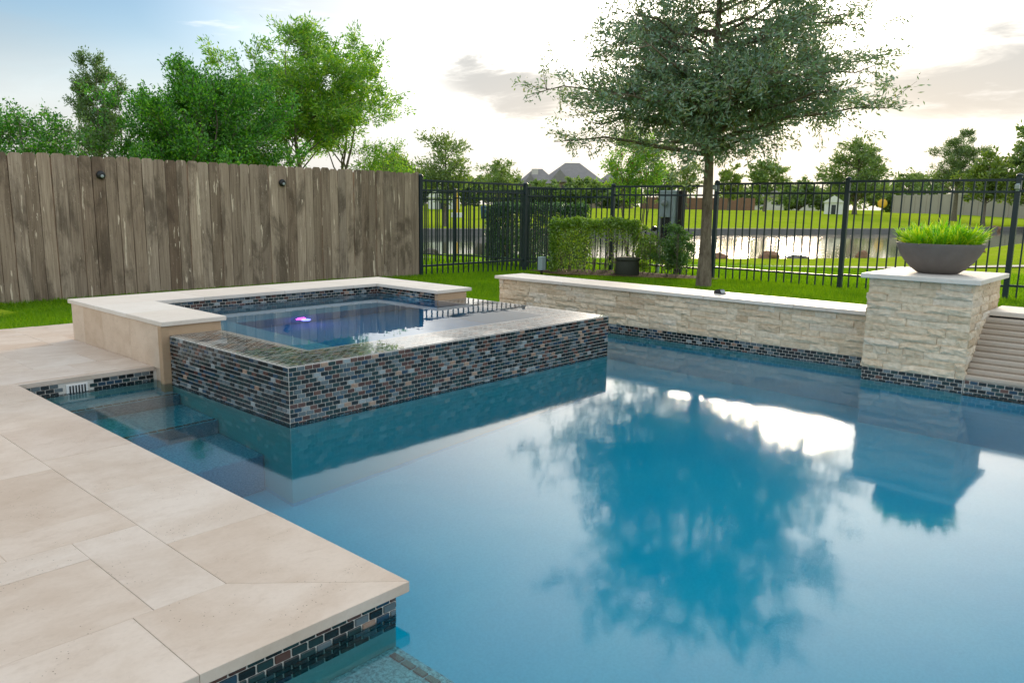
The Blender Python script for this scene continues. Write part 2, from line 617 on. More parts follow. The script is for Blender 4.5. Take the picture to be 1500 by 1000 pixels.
def leafmat(name, cols, trans=.38, rough=.5, gloss=.06, tcol=None):
    m, g, out = newmat(name)
    ge = g.n('ShaderNodeNewGeometry')
    rnd = ge.outputs['Random Per Island']
    k = len(cols)
    c = g.ramp(rnd, [(i/(k-1) if k > 1 else 0, cols[i]) for i in range(k)])
    big = g.noise(ge.outputs['Position'], 1.3, 2., .5)
    c = g.mix(1., c, g.ramp(big, [(.3, (.78, .84, .86)), (.7, (1.18, 1.12, .96))]), 'MULTIPLY')
    d = g.n('ShaderNodeBsdfDiffuse', {'Color': c})
    tc = g.mix(1., c, tcol or (1.25, 1.25, .55), 'MULTIPLY')
    t = g.n('ShaderNodeBsdfTranslucent', {'Color': tc})
    mx = g.n('ShaderNodeMixShader', {0: trans, 1: d.outputs[0], 2: t.outputs[0]})
    gl = g.n('ShaderNodeBsdfGlossy', {'Color': (1, 1, 1), 'Roughness': rough})
    m2 = g.n('ShaderNodeMixShader', {0: gloss, 1: mx.outputs[0], 2: gl.outputs[0]})
    g.set(out.inputs[0], m2)
    return m


def barkmat(name, a, b, scale=9.):
    m, g, out = newmat(name)
    P = g.n('ShaderNodeNewGeometry').outputs['Position']
    n1 = g.noise(g.mapping(P, (scale*2.2, scale*2.2, scale*.7)), 1., 6., .7, .5)
    n2 = g.noise(P, scale*5, 4., .6)
    n3 = g.noise(P, 3., 3., .6)
    c = g.mix(g.smooth(n1, .3, .7), b, a)
    c = g.mix(g.math('MULTIPLY', g.smooth(n2, .6, .75), .4), c, tuple(min(1, x*1.8) for x in a))
    c = g.mix(g.math('MULTIPLY', g.smooth(n3, .5, .7), .35), c, tuple(x*.6 for x in b))
    princ(g, out, c, .9, n1, .8, .012, .2)
    return m


M['bark'] = barkmat('oak_bark', (.26, .21, .16), (.12, .09, .066))
M['bark2'] = barkmat('grey_bark', (.22, .19, .155), (.12, .095, .075))
M['oakleaf'] = leafmat('oak_leaves', [(0.100, 0.213, 0.155), (0.140, 0.287, 0.203), (0.210, 0.317, 0.169), (0.120, 0.226, 0.189), (0.270, 0.305, 0.121)], .40, .4, .09, (1.35, 1.2, .6))
M['leaf_bright'] = leafmat('bright_leaves', [(.06, .19, .012), (.13, .36, .018), (.25, .48, .022), (.36, .50, .035)], .45)
M['leaf_dense'] = leafmat('dense_leaves', [(0.018, 0.114, 0.005), (0.050, 0.252, 0.007), (0.099, 0.372, 0.010), (0.252, 0.552, 0.018)], .40)
M['leaf_olive'] = leafmat('olive_leaves', [(0.089, 0.182, 0.071), (0.134, 0.240, 0.079), (0.161, 0.276, 0.063)], .32)
M['leaf_far'] = leafmat('far_leaves', [(0.100, 0.184, 0.056), (0.169, 0.268, 0.068), (0.240, 0.338, 0.079)], .35)
M['leaf_far2'] = leafmat('far_bright_leaves', [(0.118, 0.196, 0.035), (0.196, 0.294, 0.043), (0.255, 0.314, 0.059)], .4)
M['leaf_pine'] = leafmat('far_pine_needles', [(0.106, 0.186, 0.073), (0.166, 0.264, 0.090), (0.256, 0.330, 0.106)], .25)
M['leaf_hedge'] = leafmat('hedge_leaves', [(0.097, 0.205, 0.023), (0.196, 0.352, 0.027), (0.332, 0.489, 0.035)], .38, .35, .08)
M['leaf_dark'] = leafmat('dark_hedge_leaves', [(0.090, 0.234, 0.063), (0.043, 0.122, 0.043), (0.081, 0.196, 0.054), (0.137, 0.290, 0.065)], .25, .3, .1)
M['leaf_bush'] = leafmat('bush_leaves', [(0.051, 0.151, 0.036), (0.092, 0.234, 0.041), (0.182, 0.324, 0.041)], .35, .35, .08)
M['blossom'] = plain('red_blossom', (.62, .06, .05), .7)
M['whiteflower'] = plain('cream_blossom', (.75, .70, .58), .7)
M['grass'] = leafmat('grass_blades', [(0.094, 0.231, 0.004), (0.154, 0.331, 0.005), (0.237, 0.375, 0.008)], .45, .5, .012)
M['limeleaf'] = leafmat('lime_foliage', [(.12, .40, .010), (.36, .66, .015), (.72, .78, .03)], .45, .4, .06)

# ------------------------------------------------------------------ terrain
AZN = np.array([-12, -4, 4, 7.2, 9.22, 11.33, 13.16, 16.66, 20.84, 25.27, 29.92, 34.74, 39.67, 44.64, 48.59, 51.5, 58, 66, 76])
RN = np.array([150, 110, 80, 64.4, 53.2, 43.3, 37.7, 32.1, 30., 28.6, 27.1, 26.2, 26.2, 26.7, 27.5, 30.3, 34, 40, 48.])
RF = np.array([150, 118, 104, 94.5, 89.2, 81.4, 75.3, 65.7, 59.3, 55.5, 51.6, 48.4, 46.4, 43.9, 43., 42.5, 43, 45, 48.])


def polar(az, r, z=0.):
    return Vector((CAM.x + r*math.cos(R(az)), CAM.y + r*math.sin(R(az)), z))


def ground_z(x, y):
    x = np.asarray(x, float)
    y = np.asarray(y, float)
    dx, dy = x-CAM.x, y-CAM.y
    r = np.hypot(dx, dy)
    az = np.degrees(np.arctan2(dy, dx))
    rn = np.interp(az, AZN, RN)
    rf = np.interp(az, AZN, RF)
    t = np.clip((r-13.5)/np.maximum(rn-13.5, 1), 0, 1)
    n0 = .07 - .18*np.clip((r-7.8)/3.2, 0, 1)
    near = n0 + (-.5-n0)*t
    inp = -.5 - np.clip((r-rn)*.25, 0, .7)
    far = -.17 + .97*np.clip((r-rf-1.5)/60., 0, 1)**.8 + .1*np.clip((r-130)/200, 0, 1)
    k = np.clip((r-rf-.3)/1.1, 0, 1)
    z = np.where(r < rn, near, inp*(1-k) + far*k)
    out = (az < AZN[0]) | (az > AZN[-1])
    return np.where(out, .07, z)


def gz(x, y):
    return float(ground_z(x, y))


def build_ground():
    def knots(a, b, fine0, fine1, st):
        k = list(np.arange(fine0, fine1+1e-6, st))
        s = st
        v = fine1
        while v < b:
            s *= 1.22
            v += s
            k.append(min(v, b))
        s = st
        v = fine0
        while v > a:
            s *= 1.22
            v -= s
            k.insert(0, max(v, a))
        return k
    xs = sorted(set(np.round(knots(-3000, 3000, 9.6, 62, .6) + [-9., 3.92, 4.28, 4.6] + list(np.arange(-7., 9.5, .5)), 4)))
    ys = sorted(set(np.round(knots(-3000, 3000, -9, 36, .6) + [3.93, 2.1, -1.8, -9., 4.6, 5.4, 6.2, 7.], 4)))
    xs, ys = np.array(xs), np.array(ys)
    XX, YY = np.meshgrid(xs, ys, indexing='ij')
    ZZ = ground_z(XX, YY)
    n, m = len(xs), len(ys)
    idx = np.arange(n*m).reshape(n, m)
    q = np.stack([idx[:-1, :-1], idx[1:, :-1], idx[1:, 1:], idx[:-1, 1:]], -1)
    cx = ((xs[:-1]+xs[1:])/2)[:, None]
    cy = ((ys[:-1]+ys[1:])/2)[None, :]
    hole = ((cx > -9) & (cx < 3.92) & (cy > -9) & (cy < 3.93)) | ((cx > -9) & (cx < 4.28) & (cy > -9) & (cy < 2.1)) | ((cx > -9) & (cx < 4.6) & (cy > -9) & (cy < -1.8))
    f = q[~hole]
    me = mesh_np('ground', np.stack([XX, YY, ZZ], -1).reshape(-1, 3), f.reshape(-1, 4), M['lawn'], smooth=True)
    tag(mob('ground', me), kind='structure')


build_ground()
pw = mesh_py('pond_water', [polar(a, r, -.5) for a, r in zip(AZN, RN-3)] + [polar(a, r+.25, -.5) for a, r in zip(AZN[::-1], RF[::-1])], [tuple(range(2*len(AZN)))], M['pond'])
tag(mob('pond_water', pw), kind='structure')


def build_path():
    pts = [Vector((13.6, 21.)), Vector((13.2, 14.)), Vector((14.2, 9.9)), Vector((16.95, 6.17)), Vector((19.75, 2.9)), Vector((25., -2.6)), Vector((34., -10.))]
    fine = []
    for a, b in zip(pts[:-1], pts[1:]):
        for k in range(12):
            fine.append(a.lerp(b, k/12))
    v, f = [], []
    for i, p in enumerate(fine):
        t = (fine[min(i+1, len(fine)-1)] - fine[max(0, i-1)]).normalized()
        nrm = Vector((-t.y, t.x))
        for s in (-.42, .42):
            q = p + nrm*s
            v.append((q.x, q.y, gz(q.x, q.y)+.03))
    for i in range(len(fine)-1):
        f.append((2*i, 2*i+2, 2*i+3, 2*i+1))
    tag(mob('path', mesh_py('path', v, f, M['path'])), kind='structure')


build_path()

# seawall on the far shore of the pond
v, f = [], []
azs = np.linspace(-2, 62, 90)
for a in azs:
    r = np.interp(a, AZN, RF)
    for dr, z in ((0, -1.3), (0, -.13), (.55, -.13), (.55, -1.3)):
        v.append(polar(a, r+dr, z))
for i in range(len(azs)-1):
    for k in range(3):
        f.append((4*i+k, 4*i+4+k, 4*i+5+k, 4*i+1+k))
t = mob('retaining_wall', mesh_py('retaining_wall', v, f, M['seawall']))
tag(t, 'long low grey concrete retaining wall along the far shore of the pond', 'retaining wall')

# ------------------------------------------------------------------ pool shell, water
ps = mob('pool_shell', mesh_py('pool_floor', [(-4, -6.3, -1.25), (4.2, -6.3, -1.25), (4.2, 2.2, -1.25), (-4, 2.2, -1.25)], [(0, 1, 2, 3)], M['plaster']))
tag(ps, kind='structure')
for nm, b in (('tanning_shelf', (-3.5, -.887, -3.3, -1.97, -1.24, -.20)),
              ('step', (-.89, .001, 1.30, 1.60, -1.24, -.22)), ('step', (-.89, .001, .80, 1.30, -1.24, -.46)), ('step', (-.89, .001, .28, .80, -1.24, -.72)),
              ('pool_wall', (-9, -.889, -1.972, 1.588, -1.3, -.085)), ('pool_wall', (-9, .0, 1.589, 3.9, -1.3, -.085)),
              ('pool_wall', (3.932, 4.25, -1.82, 2.1, -1.3, -.085)), ('pool_wall', (3.584, 4.6, -6.3, -1.822, -1.3, -.085)),
              ('pool_wall', (.004, 2.968, .004, .30, -1.3, -.085)), ('pool_wall', (.004, .30, .301, 1.5, -1.3, -.085)), ('pool_wall', (2.66, 2.968, .301, 2.2, -1.3, -.085)), ('pool_wall', (2.96, 3.94, 2.01, 3.9, -1.3, .06)),
              ('pool_wall', (-9, -.89, -9, -3.301, -1.3, .068)), ('pool_wall', (-.89, 4.6, -9, -6.0, -1.3, .068)), ('pool_wall', (-9, -3.501, -3.3, -1.97, -1.3, .068))):
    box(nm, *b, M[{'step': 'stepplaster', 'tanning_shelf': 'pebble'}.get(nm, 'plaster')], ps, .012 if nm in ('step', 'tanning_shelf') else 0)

POOL = [(-3.51, -3.31), (-.898, -3.31), (-.898, -6.01), (3.60, -6.01), (3.60, -1.83), (3.945, -1.83), (3.945, 2.02), (2.955, 2.02), (2.955, .012), (.012, .012), (.012, 1.60), (-.899, 1.60), (-.899, -1.962), (-3.51, -1.962)]


def water_prism(name, poly, z0, z1, mat):
    n = len(poly)
    v = [(x, y, z0) for x, y in poly] + [(x, y, z1) for x, y in poly]
    f = [tuple(range(n))[::-1], tuple(range(n, 2*n))] + [(i, (i+1) % n, n+(i+1) % n, n+i) for i in range(n)]
    return tag(mob(name, mesh_py(name, v, f, mat)), kind='structure')


water_prism('pool_water', POOL, -1.31, 0., M['water'])

# ------------------------------------------------------------------ mosaic tiles
PU, PV = .0508, .0256
TWD, THT, TDP = .0452, .0220, .005


def tile_mesh(k):
    bm = bmesh.new()
    bx(bm, -.5*TWD, .5*TWD, -TDP, TDP, -.5*THT, .5*THT, .0016)
    return bm_mesh('mosaic_tile', bm, TM[k])


TMESH = [tile_mesh(k) for k in range(len(TM))]
TRNG = random.Random(11)


def tile_face(O, u, nrm, length, ztop, rows, weights=None, skip=None):
    """list of tiles (matrix, colour, width) on a vertical face; O = start of the face at z=0"""
    u, nrm, O = Vector(u), Vector(nrm), Vector(O)
    out = []
    for r in range(rows):
        z = ztop - (r+.5)*PV
        s = -PU/2 if r % 2 else 0.
        while s < length - .004:
            a, b = max(s, 0.), min(s+PU, length)
            s += PU
            w = b-a
            if w < .012:
                continue
            if skip and skip(a, b, z):
                continue
            c = O + u*((a+b)/2) + Vector((0, 0, z))
            k = TRNG.choices(range(len(TM)), weights or TW)[0]
            uu = u if u.cross(nrm).z > 0 else -u
            m = Matrix((( uu.x, nrm.x, 0, c.x), (uu.y, nrm.y, 0, c.y), (0, 0, 1, c.z), (0, 0, 0, 1)))
            out.append((m, k, (w-.0056)/TWD, c))
    return out


def put_tiles(parent, tiles, limit=300, above=-.012):
    tiles = sorted(tiles, key=lambda t: (t[3].z < above, (t[3]-CAM).length))
    for m, k, sx, c in tiles[:limit]:
        mob('mosaic_tile', TMESH[k], parent, m @ Matrix.Diagonal((sx, 1, 1, 1)))
    rest = tiles[limit:]
    if rest:
        vs, fs, mi, n = [], [], [], 0
        base = np.array([v.co[:] for v in TMESH[0].vertices])
        polys = [tuple(p.vertices) for p in TMESH[0].polygons]
        quads = [p for p in polys if len(p) == 4]
        tris = [p for p in polys if len(p) == 3]
        fl = quads + [(a, b, c, c) for a, b, c in tris]
        fl = [q for q in quads]
        fl3 = []
        for q in quads:
            fl3 += [(q[0], q[1], q[2]), (q[0], q[2], q[3])]
        fl3 += tris
        fl3 = np.array(fl3)
        for m, k, sx, c in rest:
            A = np.array(m)
            p = base*np.array([sx, 1, 1])
            vs.append(p @ A[:3, :3].T + A[:3, 3])
            fs.append(fl3+n)
            mi.append(np.full(len(fl3), k))
            n += len(base)
        me = mesh_np('mosaic_tiling', np.concatenate(vs), np.concatenate(fs), TM, np.concatenate(mi))
        tag(mob('mosaic_tiling', me, parent), kind='stuff')


DARKW = [44, 24, 18, 3, 6, 1, 10]

# waterline tiles and grout backing below the deck
for b in ((-9, -.887, -1.974, 1.586, -.3, .066), (-9, -.0, 1.587, 3.92, -.3, .066)):
    box('tile_backing', *b, M['grout'], ps)
GX0, GX1 = -.885+.29, -.885+.29+.115
gskip = lambda a, b, z: (b > .29 and a < .42 and z < .055 and z > -.012)
tl = tile_face((-3.4, -1.974, 0), (1, 0, 0), (0, -1, 0), 3.4-.887, .066, 6)
tl += tile_face((-.887, -1.974, 0), (0, 1, 0), (1, 0, 0), 3.56, .066, 5)
tl2 = tile_face((-.887, 1.587, 0), (1, 0, 0), (0, -1, 0), .84, .066, 5, DARKW, gskip)
put_tiles(ps, tl2 + [t for t in tl if t[3].x > -2.1], 330)
# slotted skimmer grate in the tile band of the nook
gr = box('skimmer_grate', -.592, -.466, 1.578, 1.590, -.012, .052, M['white'], ps, .002)
for k in range(6):
    x = -.575+k*.0175
    box('slot', x, x+.008, 1.5745, 1.5785, -.004, .044, M['black'], gr)
for y0, z0, L in ((1.305, -.218, .0), (.805, -.458, 0.)):
    for k in range(17):
        x = -.86 + k*.0515
        mob('nosing_tile', TMESH[0], ps, Matrix.Translation((x, y0+.02, z0)) @ Matrix.Rotation(R(90), 4, 'X'))
for k in range(26):
    mob('nosing_tile', TMESH[0], ps, Matrix.Translation((-.93, -2.03-k*.0515, -.198)) @ Matrix.Rotation(R(90), 4, 'Z') @ Matrix.Rotation(R(90), 4, 'X'))

# ------------------------------------------------------------------ deck pavers
deck = mob('pool_deck', mesh_py('deck_bed', [], [], M['grout']))
bm = bmesh.new()
for b in ((-9, -.895, -1.966, 1.58), (-9, -.01, 1.581, 3.93), (-.009, 3.92, 3.05, 3.93), (2.98, 3.92, 2.02, 3.049), (-9, -.895, -9, -3.32), (-.894, 4.6, -9, -6.02), (-9, -3.52, -3.319, -1.967)):
    bx(bm, b[0], b[1], b[2], b[3], .068, .0955)
deck.data = bm_mesh('deck_bed', bm, M['deck'])
tag(deck, kind='structure')
ZT = .1
J = .0005


def slab(x0, x1, y0, y1, z0=.068, name='paver', jig=True):
    dz = random.uniform(-.0008, .0008) if jig else 0
    return box(name, x0+J, x1-J, y0+J, y1-J, z0, ZT+dz, M['deck'], deck, .0012)


# coping along the long edge
ys = [-1.63, -1.24, -.62, -.06, .52, 1.10, 1.617]
for a, b in zip(ys[1:-1], ys[2:]):
    slab(-1.235, -.857, a, b, .068, 'coping')
prism('coping', [(-1.235+J, -1.24-J), (-1.235+J, -1.63+J), (-.857, -2.004+2*J), (-.857, -1.24-J)][::-1], .068, ZT, M['deck'], deck, .0012)
prism('coping', [(-1.235, -1.63-J), (-.857-2*J, -2.004), (-1.502+J, -2.004), (-1.502+J, -1.63-J)][::-1], .068, ZT+.0005, M['deck'], deck, .0012)
for a, b in ((-2.12, -1.502), (-2.74, -2.12), (-3.4, -2.74)):
    slab(a, b, -2.004, -1.63, .068, 'coping')
# coping of the nook
prism('coping', [(-1.235+J, 1.617+J), (-.857, 1.617+J), (-.44-J, 1.617+J), (-.44-J, 1.99-J), (-1.235+J, 1.99-J)], .068, ZT, M['deck'], deck, .0012)
slab(-.44, -.058, 1.617, 1.99, .068, 'coping')


def pack(x0, x1, y0, y1, seed):
    rng = random.Random(seed)
    n, m = max(1, round((x1-x0)/.203)), max(1, round((y1-y0)/.203))
    cx, cy = (x1-x0)/n, (y1-y0)/m
    occ = [[False]*m for _ in range(n)]
    for j in range(m):
        for i in range(n):
            if occ[i][j]:
                continue
            opts = [(3, 2), (2, 3), (2, 2), (3, 3), (2, 1), (1, 2), (2, 2), (3, 2)]
            rng.shuffle(opts)
            opts.append((1, 1))
            for w, h in opts:
                if i+w <= n and j+h <= m and all(not occ[i+a][j+b] for a in range(w) for b in range(h)):
                    break
            for a in range(w):
                for b in range(h):
                    occ[i+a][j+b] = True
            slab(x0+i*cx, x0+(i+w)*cx, y0+j*cy, y0+(j+h)*cy, .094)


slab(-1.445, -1.2352, -1.63, -1.02, .094)
slab(-2.05, -1.445, -1.63, -1.18, .094)
slab(-2.66, -2.05, -1.63, -1.02, .094)
slab(-3.4, -2.66, -1.63, -1.02, .094)
slab(-2.05, -1.445, -1.18, -1.02, .094)
pack(-3.4, -1.2352, -1.02, 3.92, 5)
pack(-1.235, -.058, 1.993, 3.92, 9)

# ------------------------------------------------------------------ spa
HS = .315
spa = thing('spa', (1.48, 1.5, 0), 'raised square spa faced with dark mosaic tiles and a pale stone cap', 'spa')
for b in ((0, 2.97, 0, .35, -1.2, HS), (0, .36, .351, 1.46, -1.2, HS-.0005), (2.61, 2.97, .351, 1.70, -1.2, HS-.0005)):
    box('tiled_wall', *b, M['grout'], spa)
box('wall', -.028, .36, 1.461, 3.02, -.3, .384, M['spastone'], spa)
box('wall', .361, 2.609, 2.55, 3.02, -1.2, .384, M['grout'], spa)
box('wall', 2.61, 2.97, 1.701, 3.02, -1.2, .384, M['grout'], spa)
box('spa_floor', .3, 2.7, .3, 2.6, -.62, -.55, M['plaster'], spa)
box('bench', .3, 2.7, 2.12, 2.6, -.55, -.18, M['plaster'], spa, .02)
box('bench', .3, .8, .34, 2.119, -.55, -.08, M['plaster'], spa, .02)
box('end_panel', -.056, .362, 1.415, 1.462, .0, .384, M['trim'], spa, .003)
box('trim_post', -.057, -.0005, 1.4125, 1.463, -.35, .383, M['trim'], spa, .004)
box('end_panel', 2.605, 2.975, 1.655, 1.702, .0, .384, M['trim'], spa, .003)
# stone slabs of the outer side
yy = [1.464, 1.93, 2.42, 2.78, 3.02]
for a, b in zip(yy[:-1], yy[1:]):
    box('stone_slab', -.046, -.0275, a+.0008, b-.0008, .09, .384, M['spastone'], spa, .0015)
# cap slabs
for b in ((-.055, .392, 1.395, 1.96), (-.055, .392, 1.962, 2.52), (-.055, .80, 2.522, 3.07), (.802, 1.55, 2.522, 3.07), (1.552, 2.30, 2.522, 3.07), (2.302, 3.03, 2.522, 3.07), (2.58, 3.03, 1.64, 2.08), (2.58, 3.03, 2.082, 2.52)):
    box('cap_slab', b[0], b[1], b[2], b[3], .3845, .4155+random.uniform(-.0005, .0005), M['cap'], spa, .003)
st = tile_face((0, 0, 0), (1, 0, 0), (0, -1, 0), 2.97, HS, 15)
st += tile_face((0, 0, 0), (0, 1, 0), (-1, 0, 0), 1.41, HS, 15, DARKW)
st += tile_face((2.97, 0, 0), (0, 1, 0), (1, 0, 0), 2.0, HS, 14)
st += tile_face((.361, 2.55, 0), (1, 0, 0), (0, -1, 0), 2.249, .383, 5, [30, 18, 16, 5, 18, 4, 6])
st += tile_face((2.61, 1.70, 0), (0, 1, 0), (-1, 0, 0), .85, .383, 5, [30, 18, 16, 5, 18, 4, 6])
st += tile_face((.36, 1.42, 0), (0, 1, 0), (1, 0, 0), 1.12, .383, 5)
put_tiles(spa, st, 300)
# tiles lying on the overflow ledge, mixed paler to imitate its sky reflection
tops = []
for x0, x1, y0, y1 in ((.02, 2.95, .02, .34), (.02, .345, .345, 1.41), (2.625, 2.95, .345, 1.65)):
    n, m = int((x1-x0)/PU), int((y1-y0)/PV)
    for j in range(m):
        for i in range(n+1):
            x = x0+(i+(.5 if j % 2 else 0.))*PU + .025
            if x+.024 > x1:
                continue
            tops.append((Matrix.Translation((x, y0+(j+.5)*PV, HS-.0035)) @ Matrix.Rotation(R(90), 4, 'X'), TRNG.choices(range(len(TM)), [6, 8, 30, 34, 12, 14, 0])[0], 1., Vector((x, y0, HS))))
put_tiles(spa, tops, 0)
SPAW = [(.003, .003), (2.967, .003), (2.967, 1.66), (2.6, 1.66), (2.6, 2.555), (.355, 2.555), (.355, 1.42), (.003, 1.42)]
water_prism('spa_water', SPAW, -.6, HS+.006, M['spawater'])
# underwater lamp of the spa, lit violet
em, g_, out_ = newmat('violet_lamp')
e_ = g_.n('ShaderNodeEmission', {'Color': (1., .02, .42), 'Strength': 16.})
g_.set(out_.inputs[0], e_)
lt = thing('spa_light', (1.44, 2.11, -.33), 'round underwater light glowing violet inside the spa', 'light')
rot = Matrix.Translation((1.44, 2.119, -.33)) @ Matrix.Rotation(R(90), 4, 'X')
mob('bezel', lathe_mesh('bezel', [(.062, 0), (.062, .012), (.050, .016), (.049, .010)], M['white'], 20), lt, rot)
mob('lens', lathe_mesh('lens', [(.049, .006), (.045, .014), (.018, .019)], em, 20), lt, rot)

ll = bpy.data.lights.new('spa_lamp', 'POINT')
ll.energy = .22
ll.color = (.42, .22, 1.)
ll.shadow_soft_size = .04
lo_ = bpy.data.objects.new('spa_lamp', ll)
link(lo_, Matrix.Translation((1.44, 2.03, -.33)), lt)

# ------------------------------------------------------------------ ledger stone
def stone_mesh(seed):
    rng = random.Random(seed)
    nx, nz = 5, 3
    v, f = [], []
    for j in range(nz+1):
        for i in range(nx+1):
            a, b = i/nx, j/nz
            edge = (i in (0, nx)) or (j in (0, nz))
            d = 1 + rng.uniform(-.22, .22) - (.30 if edge else 0)
            v.append((a-.5 + (0 if i in (0, nx) else rng.uniform(-.05, .05)), d, b-.5 + (0 if j in (0, nz) else rng.uniform(-.08, .08))))
    for j in range(nz):
        for i in range(nx):
            o = j*(nx+1)+i
            f.append((o, o+nx+1, o+nx+2, o+1))
    ring = [i for i in range(nx+1)] + [(j+1)*(nx+1)+nx for j in range(nz)] + [nz*(nx+1)+i for i in range(nx-1, -1, -1)] + [j*(nx+1) for j in range(nz-1, 0, -1)]
    n0 = len(v)
    for k in ring:
        x, y, z = v[k]
        v.append((x, -.2, z))
    L = len(ring)
    for k in range(L):
        f.append((ring[k], ring[(k+1) % L], n0+(k+1) % L, n0+k))
    return mesh_py('stone', v, f, M['ledger'])


STM = [stone_mesh(k) for k in range(10)]
SRNG = random.Random(21)


def ledger_face(parent, O, u, nrm, length, z0, z1, rowh=.054):
    u, nrm, O = Vector(u), Vector(nrm), Vector(O)
    n = max(1, round((z1-z0)/rowh))
    h = (z1-z0)/n
    uu = u if u.cross(nrm).z > 0 else -u
    for r in range(n):
        s = -SRNG.uniform(0, .15)
        while s < length-.01:
            L = SRNG.choice([.10, .13, .17, .21, .26, .32])*SRNG.uniform(.85, 1.15)
            a, b = max(0, s), min(length, s+L)
            if length-b < .05:
                b = length
            s = b if b == length else s+L
            if b-a < .02:
                continue
            c = O + u*((a+b)/2) + Vector((0, 0, z0+(r+.5)*h))
            d = SRNG.uniform(.011, .027)
            m = Matrix(((uu.x, nrm.x, 0, c.x), (uu.y, nrm.y, 0, c.y), (0, 0, 1, c.z), (0, 0, 0, 1)))
            mob('stone', SRNG.choice(STM), parent, m @ Matrix.Diagonal((b-a-.0012, d, h-.0010, 1)))


wall = thing('raised_wall', (4.1, .15, 0), 'long low stacked stone wall behind the pool with a pale flat cap', 'wall')
box('core', 3.93, 4.29, -1.81, 2.11, -.3, .0865, M['grout'], wall)
box('core', 3.936, 4.285, -1.81, 2.105, .087, .4155, M['ledger_core'], wall)
ledger_face(wall, (3.936, -1.81, 0), (0, 1, 0), (-1, 0, 0), 3.92, .088, .415)
ledger_face(wall, (3.936, 2.105, 0), (1, 0, 0), (0, 1, 0), .35, .088, .415)
put_tiles(wall, tile_face((3.93, -1.81, 0), (0, 1, 0), (-1, 0, 0), 3.8, .0865, 5, DARKW), 300)
yy = [-1.81, -1.15, -.35, .44, 1.22, 2.15]
for a, b in zip(yy[:-1], yy[1:]):
    box('cap_slab', 3.882, 4.335, a+.001, b-.001, .416, .447, M['cap'], wall, .003)

pil = thing('pillar', (4., -2.14, 0), 'square stacked stone pillar carrying the grey bowl planter', 'pillar')
box('core', 3.583, 4.375, -2.470, -1.816, -.3, .0865, M['grout'], pil)
box('core', 3.592, 4.37, -2.462, -1.824, .087, .7275, M['ledger_core'], pil)
ledger_face(pil, (3.592, -2.474, 0), (0, 1, 0), (-1, 0, 0), .660, .088, .727)
ledger_face(pil, (3.582, -2.462, 0), (1, 0, 0), (0, -1, 0), .79, .088, .727)
ledger_face(pil, (3.582, -1.824, 0), (1, 0, 0), (0, 1, 0), .79, .088, .727)
ledger_face(pil, (4.37, -2.474, 0), (0, 1, 0), (1, 0, 0), .66, .088, .727)
put_tiles(pil, tile_face((3.583, -2.470, 0), (0, 1, 0), (-1, 0, 0), .654, .0865, 5, DARKW) + tile_face((3.583, -1.816, 0), (1, 0, 0), (0, 1, 0), .345, .0865, 5, DARKW), 300)
box('cap_slab', 3.531, 4.422, -2.518, -1.766, .728, .7605, M['cap'], pil, .003)

cas = thing('water_cascade', (4., -3.6, 0), 'ribbed travertine cascade steps beside the stone pillar', 'cascade')
box('base', 3.600, 4.5, -5.9, -2.473, -.3, .0865, M['grout'], cas)
NR = 11
for k in range(NR):
    x, z = 3.604+k*.0425, .087+k*.0345
    bm = bmesh.new()
    # rounded nosing profile
    prof = [(0.0, 0.0), (-.006, .003), (-.009, .010), (-.009, .022), (-.006, .031), (0., .0343), (.9, .0343), (.9, 0.)]
    vs = [[bm.verts.new((px_ if px_ < .5 else 4.49-x, yv, pz)) for px_, pz in prof] for yv in (-1.71, 1.71)]
    bm.faces.new(vs[0])
    bm.faces.new(vs[1][::-1])
    for i in range(len(prof)):
        j = (i+1) % len(prof)
        bm.faces.new((vs[0][i], vs[1][i], vs[1][j], vs[0][j]))
    mob('step', bm_mesh('step', bm, M['ribstone']), cas, Matrix.Translation((x, -4.186, z)))
box('shade_strip', 4.11, 4.48, -5.89, -2.475, .4668, .479, M['black'], cas)  # black strip stands in for the shade in the gap under the cap
box('cap_slab', 4.085, 4.52, -4.1, -2.475, .4795, .512, M['cap'], cas, .003)
box('cap_slab', 4.085, 4.52, -5.89, -4.102, .4795, .512, M['cap'], cas, .003)
put_tiles(cas, tile_face((3.600, -5.2, 0), (0, 1, 0), (-1, 0, 0), 2.725, .0865, 5, DARKW), 300)

# ------------------------------------------------------------------ planter
BC = Vector((3.99, -2.145, .7608))
prof = [(.116, 0.), (.134, .004), (.179, .036), (.224, .084), (.258, .136), (.279, .184), (.286, .211), (.2845, .2145), (.270, .2145), (.266, .207), (.257, .18), (.18, .175), (.05, .175)]
bw = thing('planter_bowl', BC, 'wide dark grey concrete bowl standing on the stone pillar', 'planter')
mob('bowl', lathe_mesh('bowl', prof, M['concrete'], 64), bw, Matrix.Translation(BC))
mob('soil', lathe_mesh('soil', [(.254, .176), (.18, .186), (.05, .19)], M['soil'], 32), bw, Matrix.Translation(BC))
rng = np.random.default_rng(3)


def curved_blades(n, cfun, mat, name, parent=None, seg=3):
    vs, fs = [], []
    for i in range(n):
        p, d, L, w, droop = cfun(i)
        side = Vector((-d.y, d.x, 0))
        side = side.normalized() if side.length > .01 else Vector((1, 0, 0))
        tw = random.uniform(-.6, .6)
        side = (side*math.cos(tw) + d.cross(side)*math.sin(tw)).normalized()
        n0 = len(vs)
        pos, dd = p.copy(), d.copy()
        for k in range(seg+1):
            ww = w*(1-(k/seg)**1.6)*(.7 if k == 0 else 1)
            vs.append(pos+side*ww*.5)
            vs.append(pos-side*ww*.5)
            pos = pos + dd*(L/seg)
            dd = (dd + Vector((0, 0, -droop))).normalized()
        for k in range(seg):
            fs.append((n0+2*k, n0+2*k+1, n0+2*k+3, n0+2*k+2))
    return mob(name, mesh_np(name, np.array([tuple(x) for x in vs]), np.array(fs), mat), parent)


